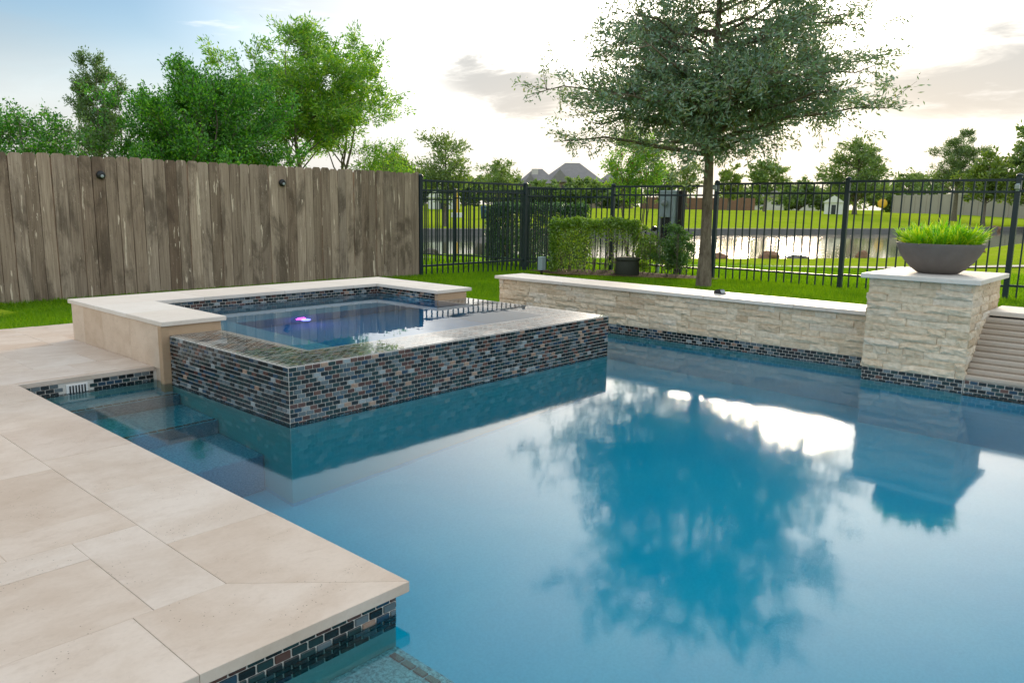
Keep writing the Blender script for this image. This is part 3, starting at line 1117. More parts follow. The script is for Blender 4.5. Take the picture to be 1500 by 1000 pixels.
TUFT = []
for k in range(46):
    a = k*2.39996
    rr = .205*math.sqrt((k+.5)/46)
    TUFT.append((BC + Vector((rr*math.cos(a), rr*math.sin(a), .18)), Vector((math.cos(a)*rr/.205*.85 + random.uniform(-.25, .25), math.sin(a)*rr/.205*.85 + random.uniform(-.25, .25), 1)).normalized(), random.uniform(.16, .25)))


def lime(i):
    p, d, L = TUFT[i % len(TUFT)]
    u = random.random()**.8
    p = p + d*L*.55*u + Vector((random.gauss(0, .012), random.gauss(0, .012), 0))
    sp = Vector((random.gauss(0, .42), random.gauss(0, .42), random.gauss(.1, .25)))
    return p, (d + sp).normalized(), L*random.uniform(.35, .62)*(1.1-.35*u), random.uniform(.011, .018), random.uniform(.0, .22)


pl = thing('spiky_plant', BC+Vector((0, 0, .185)), 'spiky lime green plant filling the grey bowl', 'plant')
tag(curved_blades(1900, lime, M['limeleaf'], 'foliage', pl), kind='stuff')

# small spotlight on the wall cap
ul = thing('spotlight', (4.15, -.37, .447), 'small black spotlight lying on the cap of the low stone wall', 'light')
bm = bmesh.new()
vs = [bm.verts.new(p) for p in ((-.05, -.035, 0), (.05, -.035, 0), (.05, .035, 0), (-.05, .035, 0), (-.015, -.03, .042), (.045, -.03, .03), (.045, .03, .03), (-.015, .03, .042))]
for q in ((0, 3, 2, 1), (4, 5, 6, 7), (0, 1, 5, 4), (1, 2, 6, 5), (2, 3, 7, 6), (3, 0, 4, 7)):
    bm.faces.new([vs[i] for i in q])
bmesh.ops.bevel(bm, geom=list(bm.edges), offset=.004, segments=2, affect='EDGES')
mob('housing', bm_mesh('housing', bm, M['black']), ul, Matrix.Translation((4.15, -.37, .4475)) @ Matrix.Rotation(R(70), 4, 'Z'))
bm = bmesh.new()
bx(bm, -.002, .002, -.024, .024, -.016, .016, .001)
mob('lens', bm_mesh('lens', bm, M['lens']), ul, Matrix.Translation((4.15, -.37, .4475)) @ Matrix.Rotation(R(70), 4, 'Z') @ Matrix.Translation((-.0345, 0, .022)) @ Matrix.Rotation(R(40), 4, 'Y'))

# ------------------------------------------------------------------ wooden fence
wf = thing('wooden_fence', (3., 7.49, -.11), 'tall weathered grey brown wooden privacy fence with dog eared boards', 'fence')
FR = random.Random(4)


def board_mesh(w, h, seed):
    rg = random.Random(seed)
    hw, t, c = w/2, .008, .028
    e = lambda: rg.uniform(-.003, .003)
    nz = 5
    L, Rr = [], []
    for k in range(nz+1):
        z = (h-c)*k/nz
        L.append((-hw+e(), z))
        Rr.append((hw+e(), z))
    poly = L + [(-hw+c+e(), h), (hw-c+e(), h)] + Rr[::-1]
    bm = bmesh.new()
    fr = [bm.verts.new((x, -t, z)) for x, z in poly]
    bk = [bm.verts.new((x, t, z)) for x, z in poly]
    bm.faces.new(fr)
    bm.faces.new(bk[::-1])
    n = len(poly)
    for i in range(n):
        bm.faces.new((fr[i], bk[i], bk[(i+1) % n], fr[(i+1) % n]))
    return bm_mesh('board', bm, M['wood'])


BMS = [board_mesh(.1565, 1.875, k) for k in range(8)]
nb = 70
for k in range(nb):
    x = 7.345 - k*.1605
    m = Matrix.Translation((x, 7.466+FR.uniform(-.008, .008), -.125+FR.uniform(-.010, .010))) @ Matrix.Rotation(R(FR.uniform(-.16, .16)), 4, 'Y') @ Matrix.Rotation(R(FR.uniform(-3.5, 3.5)), 4, 'Z') @ Matrix.Diagonal((FR.uniform(.975, 1.0), 1, 1, 1))
    mob('board', FR.choice(BMS), wf, m)
for k in range(nb-1):  # added strips behind the gaps so the seams between boards look dark
    x = 7.345 - (k+.5)*.1605
    box('seam_darkener', x-.03, x+.03, 7.4845, 7.4915, -.1, 1.70+FR.uniform(-.01, .01), M['wood'], wf)
for z in (.14, .80, 1.44):
    box('rail', -3.8, 7.41, 7.492, 7.530, z-.045, z+.045, M['wood'], wf)
for x in (7.36, 4.96, 2.56, .16, -2.2):
    box('post', x-.045, x+.045, 7.532, 7.62, -.2, 1.70, M['wood'], wf)
box('corner_post', 7.428, 7.448, 7.461, 7.56, -.15, 1.765, M['wood'], wf, .004)
for x, z, lab in ((1.91, 1.508, 'round black light on the wooden fence, the left one of two'), (4.61, 1.487, 'round black light on the wooden fence, the right one of two')):
    fl = thing('fence_light', (x, 7.45, z), lab, 'light', 'lights on the wooden fence')
    mm = Matrix.Translation((x, 7.456, z)) @ Matrix.Rotation(R(90), 4, 'X')
    mob('housing', lathe_mesh('housing', [(.056, 0), (.056, .020), (.047, .037), (.030, .042)], M['black'], 24), fl, mm)
    mob('lens', lathe_mesh('lens', [(.021, 0), (.021, .012), (.012, .016)], M['lens'], 16), fl, Matrix.Translation((x+.004, 7.415, z-.016)) @ Matrix.Rotation(R(90), 4, 'X'))

# ------------------------------------------------------------------ iron fences
bm = bmesh.new()
bx(bm, -.0105, .0105, -.0105, .0105, .03, 1.80)
PICK = bm_mesh('picket', bm, M['iron'])
bm = bmesh.new()
bx(bm, -.037, .037, -.037, .037, 0, 1.845, .004)
POST = bm_mesh('post', bm, M['iron'])
CAPM = lathe_mesh('post_cap', [(.046, 0), (.049, .007), (.046, .018), (.035, .032), (.014, .041)], M['iron'], 16)


def iron_fence(label, posts, run, loc):
    """posts: list of xy; run: (start xy, end xy)"""
    fe = thing('iron_fence', loc, label, 'fence', None)
    a, b = Vector(run[0]), Vector(run[1])
    d = (b-a)
    L = d.length
    u = d.normalized()
    rz = math.atan2(u.y, u.x)
    for p in posts:
        z = gz(*p)
        po = mob('post', POST, fe, Matrix.Translation((p[0], p[1], z)) @ Matrix.Rotation(rz, 4, 'Z'))
        mob('post_cap', CAPM, po, Matrix.Translation((p[0], p[1], z+1.843)))
    ts = sorted((Vector(p)-a).dot(u) for p in posts)
    ts = ([0.] if ts[0] > .1 else []) + ts + ([L] if ts[-1] < L-.1 else [])
    for t0, t1 in zip(ts[:-1], ts[1:]):
        m = a + u*((t0+t1)/2)
        for z, h in ((1.795, .019), (1.622, .017), (.222, .017)):
            bm = bmesh.new()
            bx(bm, -(t1-t0)/2+.03, (t1-t0)/2-.03, -.014, .014, -h, h, .002)
            mob('rail', bm_mesh('rail', bm, M['iron']), fe, Matrix.Translation((m.x, m.y, z+gz(m.x, m.y))) @ Matrix.Rotation(rz, 4, 'Z'))
        n = round((t1-t0)/.142)
        for k in range(1, n):
            q = a + u*(t0+(t1-t0)*k/n)
            mob('picket', PICK, fe, Matrix.Translation((q.x, q.y, gz(q.x, q.y)-.0+.0)) @ Matrix.Rotation(rz+R(FR.uniform(-2, 2)), 4, 'Z'))
    return fe


XI = 11.526
iron_fence('long black iron picket fence between the yard and the pond', [(XI, -6.11), (XI, -3.69), (XI, -1.272), (XI, 1.195), (XI, 3.612), (XI, 5.985), (XI, 8.381), (XI, 10.78), (XI, 13.2), (XI, 15.6)], ((XI, -6.11), (XI, 15.6)), (XI, 2, -.11))
iron_fence('short black iron picket fence joining the end of the wooden fence', [(7.492, 7.47), (10.43, 7.47)], ((7.492, 7.47), (11.46, 7.47)), (9.2, 7.47, -.11))
for y, lab in ((-1.272, 'small grey light clipped to the iron fence post right of the bowl planter'), (3.612, 'small grey light clipped to the iron fence post behind the oak trunk')):
    cl = thing('post_light', (XI-.055, y, 1.55), lab, 'light')
    box('bracket', XI-.055, XI-.038, y-.024, y+.024, 1.51, 1.62, M['meter'], cl, .003)
    box('shade', XI-.115, XI-.0555, y-.033, y+.033, 1.535, 1.605, M['lens'], cl, .008)

# ------------------------------------------------------------------ trees
def leaf_mesh(name, P, D, ln, wd, mat, seed, mats2=None, frac2=0.):
    """rhombic folded leaves at points P (n,3) pointing roughly along D (n,3)"""
    rg = np.random.default_rng(seed)
    n = len(P)
    D = D/np.maximum(np.linalg.norm(D, axis=1, keepdims=True), 1e-6)
    r = rg.normal(size=(n, 3))
    s = np.cross(D, r)
    s /= np.maximum(np.linalg.norm(s, axis=1, keepdims=True), 1e-6)
    nr = np.cross(D, s)
    L = (ln*rg.uniform(.65, 1.25, n))[:, None]
    w = (wd*rg.uniform(.7, 1.2, n))[:, None]
    v = np.empty((n, 4, 3))
    v[:, 0] = P
    v[:, 1] = P + D*L*.5 + s*w*.5 + nr*w*.15
    v[:, 2] = P + D*L
    v[:, 3] = P + D*L*.5 - s*w*.5 + nr*w*.15
    f = np.arange(4*n).reshape(n, 4)
    mats = [mat]
    mi = None
    if mats2 is not None:
        mats.append(mats2)
        mi = (rg.random(n) < frac2).astype(int)
    return mesh_np(name, v.reshape(-1, 3), f, mats, mi)


def wob(p, rg, a):
    return p + Vector((rg.uniform(-a, a), rg.uniform(-a, a), rg.uniform(-a, a)))


def make_tree(name, label, base, top, crown, r0, n_limb, n_twig, n_leaf, leaf, lmat, bark, seed, cat='tree', group=None,
              stems=1, stem_spread=.2, t0=.3, rise=.55, twig=.3, upright=.25, droop=0., jitter=.05, shell=.55, along=True,
              mats2=None, frac2=0., sides=6, clump=None, stemtop=.86, fade=0., lobes=1., flat=2.):
    """crown: (centre offset x, y, centre z, radius xy, radius down, radius up)"""
    rg = random.Random(seed)
    base = Vector(base)
    tr = thing(name, base, label, cat, group)
    tb = Tubes(sides)
    cc = Vector((base.x+crown[0], base.y+crown[1], crown[2]))
    rxy, rdn, rup = crown[3:6]
    st = []
    for k in range(stems):
        a = 2*math.pi*k/stems + rg.uniform(-.5, .5)
        sp = stem_spread*(1 if stems > 1 else 0)
        b0 = base + Vector((math.cos(a), math.sin(a), 0))*sp*.25
        e = Vector((cc.x + math.cos(a)*sp*rxy*1.2, cc.y + math.sin(a)*sp*rxy*1.2, base.z + (top-base.z)*stemtop))
        pts, rad = [], []
        ns = 9
        for i in range(ns+1):
            t = i/ns
            p = b0.lerp(e, t)
            if stems > 1:
                p = b0.lerp(e, t) + Vector((math.cos(a), math.sin(a), 0))*sp*.5*math.sin(t*math.pi)*.4
            if 0 < i:
                p = wob(p, rg, .012*(top-base.z)*t)
            pts.append(p)
            flare = 1.35 if i == 0 else 1
            rad.append(max(r0*(1-t*.86)*flare/(stems**.35), .006))
        if i == ns:
            pass
        tb.add(pts, rad)
        st.append((pts, rad))
    LP, LD = [], []

    def stem_at(s, z):
        pts, rad = s
        for a, b, ra, rb in zip(pts[:-1], pts[1:], rad[:-1], rad[1:]):
            if a.z <= z <= b.z:
                t = (z-a.z)/max(b.z-a.z, 1e-4)
                return a.lerp(b, t), ra+(rb-ra)*t
        return (pts[-1].copy(), rad[-1]) if z > pts[-1].z else (pts[0].copy(), rad[0])
    zmin = base.z + (top-base.z)*t0
    for k in range(n_limb):
        # target in crown volume
        th = 2*math.pi*((k*.618034) % 1) + rg.uniform(-.35, .35)
        cz = -1 + 2*((k+.5)/n_limb)
        cz = max(-1, min(1, cz + rg.uniform(-.15, .15)))
        rho = max(0, 1-abs(cz)**(flat if cz < 0 else 2.))**(1/(flat if cz < 0 else 2.))
        q = rg.uniform(shell, 1.)
        ex = 1 + lobes*(.16*math.sin(3*th+seed) + .1*math.sin(5*th+2.1*seed))
        tgt = cc + Vector((math.cos(th)*rho*rxy*q*ex, math.sin(th)*rho*rxy*q*ex, cz*q*(rup if cz > 0 else rdn)))
        if clump:
            tgt = wob(tgt, rg, clump)
        s = st[rg.randrange(len(st))]
        h = math.hypot(tgt.x-cc.x, tgt.y-cc.y)
        zs = max(zmin, min(tgt.z - h*rise, s[0][-1].z))
        p0, rr = stem_at(s, zs)
        L = (tgt-p0).length
        n = 6
        pts, rad = [], []
        for i in range(n+1):
            t = i/n
            p = p0.lerp(tgt, t)
            p.z += math.sin(t*math.pi)*L*(.10 if rise > .3 else .04) - droop*L*t*t*.2
            if 0 < i:
                p = wob(p, rg, .03*L)
            pts.append(p)
            rad.append(max(min(rr*.62, .022*L+.004)*(1-t*.88), .0025))
        tb.add(pts, rad, 5)
        ldir = (tgt-p0).normalized()
        for j in range(n_twig):
            t = rg.uniform(.28, 1.) if along else rg.uniform(.6, 1)
            i = min(int(t*n), n-1)
            q0 = pts[i].lerp(pts[i+1], t*n-i)
            dr = Vector((rg.gauss(0, 1), rg.gauss(0, 1), rg.gauss(0, .7)))
            dr = (dr.normalized() + ldir*.7 + Vector((0, 0, upright))).normalized()
            TL = twig*rxy*rg.uniform(.5, 1.15)*(1.1-.4*t)
            q1 = q0 + dr*TL*.55
            q2 = q1 + (dr + Vector((rg.uniform(-.4, .4), rg.uniform(-.4, .4), rg.uniform(-.3, .3) - droop*.6 + upright*.3))).normalized()*TL*.5
            tb.add([q0, q1, q2], [max(.006*TL+.0025, .003), .003+.002*TL, .0015], 3)
            rho_ = min(1., math.hypot(q1.x-cc.x, q1.y-cc.y)/rxy)
            for m in range(max(3, int(n_leaf*(1-fade*rho_**1.5)))):
                u = rg.uniform(.15, 1.05)
                p = q0.lerp(q1, u/.5) if u < .5 else q1.lerp(q2, (u-.5)/.5)
                p = p + Vector((rg.gauss(0, jitter), rg.gauss(0, jitter), rg.gauss(0, jitter*.8)))
                LP.append(p)
                LD.append(Vector((rg.gauss(0, .6), rg.gauss(0, .6), rg.gauss(0, .5) - droop)) + dr*.7)
    mob('trunk', tb.mesh('trunk', bark), tr)
    me = leaf_mesh('crown', np.array([tuple(p) for p in LP]), np.array([tuple(p) for p in LD]), leaf[0], leaf[1], lmat, seed, mats2, frac2)
    mob('crown', me, tr)
    return tr


make_tree('oak_tree', 'slender oak with a straight trunk and wide airy crown behind the stone wall', (9.664, 2.777, -.14), 6.95,
          (0, 0, 3.35, 3.1, 1.2, 3.6), .103, 128, 18, 48, (.082, .027), M['oakleaf'], M['bark'], 5, t0=.31, rise=.16, twig=.28, upright=.1, jitter=.045, shell=.42, sides=12, stemtop=.93, fade=.25, lobes=.3, flat=4., droop=.12)

BF = 'trees behind the wooden fence'
make_tree('feathery_tree', 'tall feathery bright green tree with several bare stems behind the wooden fence', (8.985, 12.91, -.14), 5.38,
          (.06, 0, 3.85, 2.3, 1.3, 1.5), .088, 56, 14, 54, (.115, .031), M['leaf_bright'], M['bark2'], 12, group=BF, stems=5, stem_spread=.42, t0=.35, rise=.75, twig=.28, upright=.2, jitter=.07, shell=.5, lobes=.6)
make_tree('dense_tree', 'large dense bushy green tree with upright shoots, left of the feathery tree', (5.475, 11.74, -.14), 3.98,
          (-.06, 0, 2.2, 2.0, 1.4, 1.75), .07, 88, 16, 60, (.074, .031), M['leaf_dense'], M['bark2'], 23, group=BF, stems=5, stem_spread=.4, t0=.15, rise=.9, twig=.34, upright=.85, jitter=.06, shell=.45)
make_tree('olive_tree', 'thin grey green tree with sparse upright shoots behind the wooden fence', (4.25, 13.5, -.14), 4.2,
          (0, 0, 3.0, .62, 1.5, 1.15), .04, 32, 12, 34, (.07, .024), M['leaf_olive'], M['bark2'], 31, group=BF, stems=3, stem_spread=.5, t0=.3, rise=1., twig=.5, upright=.7, jitter=.04, shell=.4)
make_tree('olive_tree', 'low grey green bushy tree between the sparse tree and the flowering shrub', (3.43, 12.56, -.14), 2.7,
          (0, 0, 1.85, .88, 1.05, .72), .035, 26, 9, 30, (.07, .024), M['leaf_olive'], M['bark2'], 37, group=BF, stems=3, stem_spread=.5, t0=.2, rise=.8, twig=.5, upright=.5, jitter=.05, shell=.4)
make_tree('flowering_shrub', 'cream flowering green shrub at the far left above the wooden fence', (2.14, 11.4, -.14), 2.8,
          (0, 0, 1.85, 1.1, 1.2, .95), .035, 34, 11, 40, (.06, .03), M['leaf_dense'], M['bark2'], 41, cat='shrub', group=BF, stems=4, stem_spread=.5, t0=.15, rise=.8, twig=.42, upright=.5, jitter=.06, shell=.45, mats2=M['whiteflower'], frac2=.10)
make_tree('flowering_shrub', 'dark green shrub at the left picture edge above the wooden fence', (.91, 10.7, -.14), 2.72,
          (0, 0, 1.7, .95, 1.05, 1.), .035, 30, 11, 36, (.06, .03), M['leaf_dense'], M['bark2'], 43, cat='shrub', group=BF, stems=4, stem_spread=.5, t0=.15, rise=.8, twig=.42, upright=.5, jitter=.06, shell=.45, mats2=M['whiteflower'], frac2=.04)
make_tree('round_shrub', 'yellow green low bush at the foot of the feathery tree', (10.56, 12.56, -.14), 2.8,
          (0, 0, 1.85, 1.05, 1.05, .88), .035, 30, 10, 30, (.07, .03), M['leaf_bright'], M['bark2'], 47, cat='shrub', group=BF, stems=4, stem_spread=.5, t0=.2, rise=.8, twig=.45, upright=.4, jitter=.06, shell=.45)
make_tree('round_shrub', 'yellow green bush between the dense tree and the feathery stems', (6.88, 11.97, -.14), 2.75,
          (0, 0, 1.8, .88, 1.05, .82), .035, 26, 10, 30, (.07, .03), M['leaf_bright'], M['bark2'], 53, cat='shrub', group=BF, stems=4, stem_spread=.5, t0=.2, rise=.8, twig=.45, upright=.4, jitter=.06, shell=.45)
p = polar(33.4, 18.6)
make_tree('crape_myrtle', 'crape myrtle with several thin stems and a few red blossoms beyond the iron fence', (p.x, p.y, gz(p.x, p.y)-.02), 3.05,
          (0, 0, 2.1, 1.0, .8, .9), .035, 32, 10, 24, (.07, .032), M['leaf_bright'], M['bark2'], 61, stems=5, stem_spread=.45, t0=.45, rise=.8, twig=.4, upright=.5, jitter=.06, shell=.45, mats2=M['blossom'], frac2=.018)

FT = 'trees across the pond'


def far_tree(name, label, az, r, top, w, seed, lmat='leaf_far', low=.25, leaf=(.42, .22), limbs=26, twigs=8, leaves=18, rise=.5, upright=.3, droop=0., shell=.5, zbase=None, twig=.34, jit=.16, rdk=.55):
    p = polar(az, r)
    z = gz(p.x, p.y)-.05
    h = top-z
    zc = z + h*(low + (1-low)*.42)
    make_tree(name, label, (p.x, p.y, z), top, (0, 0, zc, w/2, zc-z-h*low*.9, top-zc), .028*h, limbs, twigs, leaves, leaf, M[lmat], M['bark2'], seed, group=FT, t0=low*.8, rise=rise, upright=upright, droop=droop, shell=shell, twig=twig, jitter=jit, sides=6)


far_tree('far_tree', 'olive green feathery tree across the pond just right of the wooden fence end', 47.0, 47, 5.35, 4.4, 101, 'leaf_far', leaf=(.24, .08), limbs=30, leaves=22, upright=.6)
far_tree('far_tree', 'small bright green tree across the pond above the wooden fence end', 50.4, 46, 4.5, 3.0, 102, 'leaf_far2', leaf=(.22, .1), limbs=26, leaves=22, upright=.4)
far_tree('far_tree', 'small pale tree across the pond left of the grey house roofs', 43.2, 100, 6.7, 5.6, 103, 'leaf_far', leaf=(.38, .14), upright=.6)
far_tree('far_tree', 'bright green tree seen just left of the oak trunk', 29.9, 150, 9.8, 7., 104, 'leaf_far2')
far_tree('far_tree', 'dark leafy tree left of the brick wall beyond the meter pedestal', 31.6, 120, 7.2, 6., 105)
far_tree('far_tree', 'round yellow green tree just right of the oak trunk', 27.0, 140, 8.5, 5.2, 106, 'leaf_far2')
far_tree('far_tree', 'wide spreading tree standing in the middle of the park lawn', 24.6, 118, 8.0, 7.4, 107, 'leaf_far', low=.38, upright=.5)
far_tree('far_tree', 'big dark tree with ragged drooping branches on the park lawn', 18.9, 112, 10.3, 11.5, 108, 'leaf_far', low=.2, limbs=44, twigs=10, leaves=24, leaf=(.5, .16), upright=.1)
far_tree('far_tree', 'small far tree between the ragged tree and the pine', 15.8, 170, 9.0, 7., 109)
far_tree('far_pine', 'tall pine with upturned needle tufts at the right of the park', 13.1, 96, 9.7, 7., 110, 'leaf_pine', low=.3, limbs=44, twigs=6, leaves=44, leaf=(.5, .06), upright=.9, shell=.35, twig=.2, jit=.16)
far_tree('far_tree', 'round leafy tree in front of the concrete fence, right of the pine', 11.5, 86, 6.3, 6., 111, 'leaf_far2', low=.4)
far_tree('far_tree', 'tall broad tree at the right picture edge', 9.0, 88, 9.4, 7.5, 112, 'leaf_far', low=.3, limbs=36, leaves=22)
far_tree('far_tree', 'leafy tree further right beyond the picture edge tree', 6.0, 92, 9.0, 8., 113, 'leaf_far', low=.3)
k = 0
for az, r, top, w, lab in ((51.5, 150, 7., 12., 'dark tree in the belt behind the white shelter'), (48.6, 145, 6.6, 12., 'dark tree in the belt right of the white shelter'), (45.6, 150, 6.2, 12., 'dark tree in the belt above the tall hedge end'),
                           (42.6, 155, 6.2, 12., 'dark tree in the belt below the small pale tree'), (39.9, 150, 5.6, 11., 'dark tree in the belt before the smaller grey house'), (37.2, 150, 5.6, 11., 'dark tree in the belt before the larger grey house'),
                           (34.6, 150, 6., 12., 'dark tree in the belt behind the crape myrtle'), (22.4, 185, 7., 14., 'low far tree left of the ragged dark tree'), (20.6, 190, 6., 13., 'low far tree behind the white playhouse'),
                           (17.0, 185, 7.6, 14., 'low far tree behind the yellow sign'), (14.6, 180, 8.6, 14., 'low far tree behind the pine trunk'), (26., 190, 6., 12., 'low far tree behind the round yellow green tree')):
    far_tree('far_tree', lab, az, r, top, w, 130+k, 'leaf_far', low=.05, leaf=(.75, .4), limbs=26, twigs=8, leaves=20, shell=.4)
    k += 1

# ------------------------------------------------------------------ hedges and shrubs by the fence
def hedge(name, label, c0, c1, thick, z0, z1, n, lmat, seed, leaf=(.035, .022), thin=None, round_=.12):
    rg = np.random.default_rng(seed)
    a, b = np.array(c0, float), np.array(c1, float)
    L = np.linalg.norm(b-a)
    u = (b-a)/L
    nn = np.array([-u[1], u[0]])
    s = rg.random(n*2)*L
    t = rg.uniform(-.5, .5, n*2)
    h = rg.random(n*2)
    # push to the shell
    ax = rg.integers(0, 3, n*2)
    dep = np.abs(rg.normal(0, .10, n*2))
    t = np.where(ax == 0, np.sign(t)*(.5-dep), t)
    h = np.where(ax == 1, 1-dep*.6, h)
    s = np.where(ax == 2, np.where(s < L/2, dep*thick, L-dep*thick), s)
    wobble = .05*np.sin(s*9+seed) + .04*np.sin(s*21+t*9)
    z = z0 + h*(z1-z0) + wobble*(h > .8)*.5
    x = a[0] + u[0]*s + nn[0]*t*thick
    y = a[1] + u[1]*s + nn[1]*t*thick
    P = np.stack([x, y, z], 1) + rg.normal(0, .018, (n*2, 3))
    keep = np.ones(n*2, bool)
    # rounded edges
    e = np.maximum(np.abs(t)-.5+round_/thick, 0)*thick
    e2 = np.maximum(h*(z1-z0)-(z1-z0)+round_, 0)
    keep &= np.hypot(e, e2) < round_
    if thin:
        keep &= rg.random(n*2) < thin(s/L, h)
    P = P[keep][:n]
    D = rg.normal(0, .7, (len(P), 3)) + np.array([0, 0, .5])
    tr = thing(name, ((a[0]+b[0])/2, (a[1]+b[1])/2, z0), label, 'hedge')
    mob('foliage', leaf_mesh('foliage', P, D, leaf[0], leaf[1], lmat, seed), tr)
    tb = Tubes(4)
    r2 = random.Random(seed)
    for k in range(int(L/.09)):
        q = a + u*(k+.5)*.09
        p0 = Vector((q[0]+r2.uniform(-.08, .08), q[1]+r2.uniform(-.08, .08), z0-.02))
        for j in range(3):
            p1 = p0 + Vector((r2.uniform(-.1, .1), r2.uniform(-.1, .1), (z1-z0)*.45))
            p2 = p1 + Vector((r2.uniform(-.12, .12), r2.uniform(-.12, .12), (z1-z0)*.45))
            tb.add([p0, p1, p2], [.008, .006, .003])
    mob('stem', tb.mesh('stem', M['bark2']), tr)
    return tr


hedge('clipped_hedge', 'bright green clipped hedge, thin at its right end, in front of the iron fence', (10.155, 6.474), (10.975, 4.976), .5, -.13, .915, 16000, M['leaf_hedge'], 3, (.05, .031),
      thin=lambda s, h: np.where(s < .45, np.clip(.35+h*1.2, 0, 1), np.clip((h-.55)*3.5, .09, 1)))
hedge('tall_hedge', 'dark green clipped hedge beyond the iron fence corner', (12.38, 10.16), (12.61, 7.66), .88, -.2, 1.2, 24000, M['leaf_dark'], 4, (.062, .04))


def bush(name, label, c, r, h, n, lmat, seed, leaf=(.05, .03), cat='bush', stems=9, dens=.55):
    make_tree(name, label, (c[0], c[1], c[2]), c[2]+h, (0, 0, c[2]+h*.55, r, h*.45, h*.45), .012, 26, 8, n, leaf, lmat, M['bark2'], seed, cat=cat, stems=stems, stem_spread=.6, t0=.1, rise=1., twig=.4, upright=.5, jitter=.035, shell=.4, sides=4)


bush('leafy_bush', 'dark green leafy bush beside the oak trunk', (11.05, 4.13, -.13), .43, .97, 28, M['leaf_bush'], 71)
bush('sparse_bush', 'thin pale green shrub left of the leafy bush', (10.97, 4.74, -.13), .28, .95, 10, M['leaf_hedge'], 73)

# mulch under the hedge
v = []
for k in range(28):
    a = 2*math.pi*k/28
    rr = 1 + .12*math.sin(3*a) + .08*math.sin(7*a+1)
    v.append((10.62 + .72*rr*math.cos(a), 5.245 + 1.7*rr*math.sin(a), -.104))
    v[-1] = (min(v[-1][0] - .32*(v[-1][1]-5.245), 11.45), v[-1][1], -.104)
tag(mob('mulch_bed', mesh_py('mulch_bed', v, [tuple(range(28))], M['mulch'])), kind='structure')

# utility cover, small box, meter pedestal
uc = thing('utility_cover', (10.66, 4.98, -.11), 'squat dark green round utility cover in front of the iron fence', 'utility cover')
mob('body', lathe_mesh('body', [(.23, 0), (.24, .02), (.22, .28), (.215, .29)], M['utility'], 28), uc, Matrix.Translation((10.66, 4.98, -.12)))
mob('lid', lathe_mesh('lid', [(.24, .29), (.245, .303), (.24, .33), (.18, .348), (.06, .352)], M['utility'], 28), uc, Matrix.Translation((10.66, 4.98, -.12)))
jb = thing('junction_box', (9.8, 6.45, -.11), 'small pale grey box on a stake at the left end of the clipped hedge', 'box')
box('box', 9.74, 9.86, 6.39, 6.51, -.08, .19, M['meter'], jb, .008)
box('stake', 9.782, 9.818, 6.432, 6.468, -.2, -.0802, M['darkwood'], jb)
mp = thing('meter_pedestal', (12.14, 5.07, -.12), 'pale blue grey electric meter pedestal on a dark post behind the iron fence', 'meter')
box('post', 12.15, 12.31, 4.718, 4.836, -.2, 1.54, M['darkwood'], mp, .006)
box('cabinet', 12.06, 12.27, 4.838, 5.222, .99, 1.54, M['meter'], mp, .012)
box('lower_cabinet', 12.08, 12.26, 4.955, 5.14, .50, .988, M['black'], mp, .01)
box('cover', 12.07, 12.25, 4.842, 4.92, .2, .988, M['meter'], mp, .008)
box('conduit', 12.08, 12.15, 5.164, 5.222, -.2, .988, M['meter'], mp, .012)
mob('meter_dome', lathe_mesh('meter_dome', [(.065, 0), (.065, .05), (.055, .085), (.03, .1)], M['lens'], 24), mp, Matrix.Translation((12.0595, 5.046, 1.28)) @ Matrix.Rotation(R(-90), 4, 'Y'))
mob('valve', lathe_mesh('valve', [(.055, 0), (.055, .06), (.04, .08)], M['black'], 20), mp, Matrix.Translation((12.06, 5.27, .755)) @ Matrix.Rotation(R(-90), 4, 'Y'))

# ------------------------------------------------------------------ boulders on the bank
def boulder(label, az, r, sx, sy, sz, seed, mat):
    p = polar(az, r)
    rg = random.Random(seed)
    bm = bmesh.new()
    bmesh.ops.create_icosphere(bm, subdivisions=3, radius=1)
    for v_ in bm.verts:
        n_ = mnoise.noise(v_.co*1.1+Vector((seed*3.3, 0, 0)))*.45 + mnoise.noise(v_.co*2.9+Vector((0, seed*1.7, 0)))*.2
        v_.co *= 1+n_
        v_.co.z = max(v_.co.z, -.5)
    o = mob('boulder', bm_mesh('boulder', bm, mat), None, Matrix.Translation((p.x, p.y, -.5+sz*.35)) @ Matrix.Rotation(R(az+90), 4, 'Z') @ Matrix.Diagonal((sx, sy, sz, 1)))
    tag(o, label, 'boulder', 'boulders on the near bank')


M['rock2'] = plain('grey_rock', (.20, .175, .16), .9, .2, nscale=4, var=.4, bstr=.6, bdist=.05)
boulder('reddish boulder at the pond edge just right of the oak trunk', 27.4, 27.6, 0.26, 0.19, 0.15, 1, M['rock'])
boulder('long brown boulder on the near bank, larger than its neighbours', 24.1, 28.6, 0.31, 0.22, 0.21, 2, M['rock'])
boulder('low pale flat boulder right of the long brown boulder', 22.3, 29.2, 0.34, 0.19, 0.10, 3, M['rock2'])
boulder('red brown boulder between the middle fence post and the bowl planter', 18.2, 30.9, 0.19, 0.15, 0.22, 4, M['rock'])
boulder('dark brown boulder seen through the fence right of the bowl planter', 11.6, 37.0, 0.31, 0.22, 0.19, 5, M['rock'])
boulder('big dark boulder at the water left of the tall hedge', 44.1, 26.0, 0.37, 0.31, 0.46, 6, M['rock2'])
boulder('small dark boulder on the bank near the wooden fence end', 48.0, 27.0, 0.25, 0.19, 0.14, 7, M['rock2'])
boulder('pale tan boulder below the seawall behind the lime plant', 14.9, 70.5, 0.74, 0.37, 0.34, 8, M['rock'])
boulder('low tan boulder on the far bank at the right', 11.0, 84., 0.81, 0.43, 0.31, 9, M['rock'])

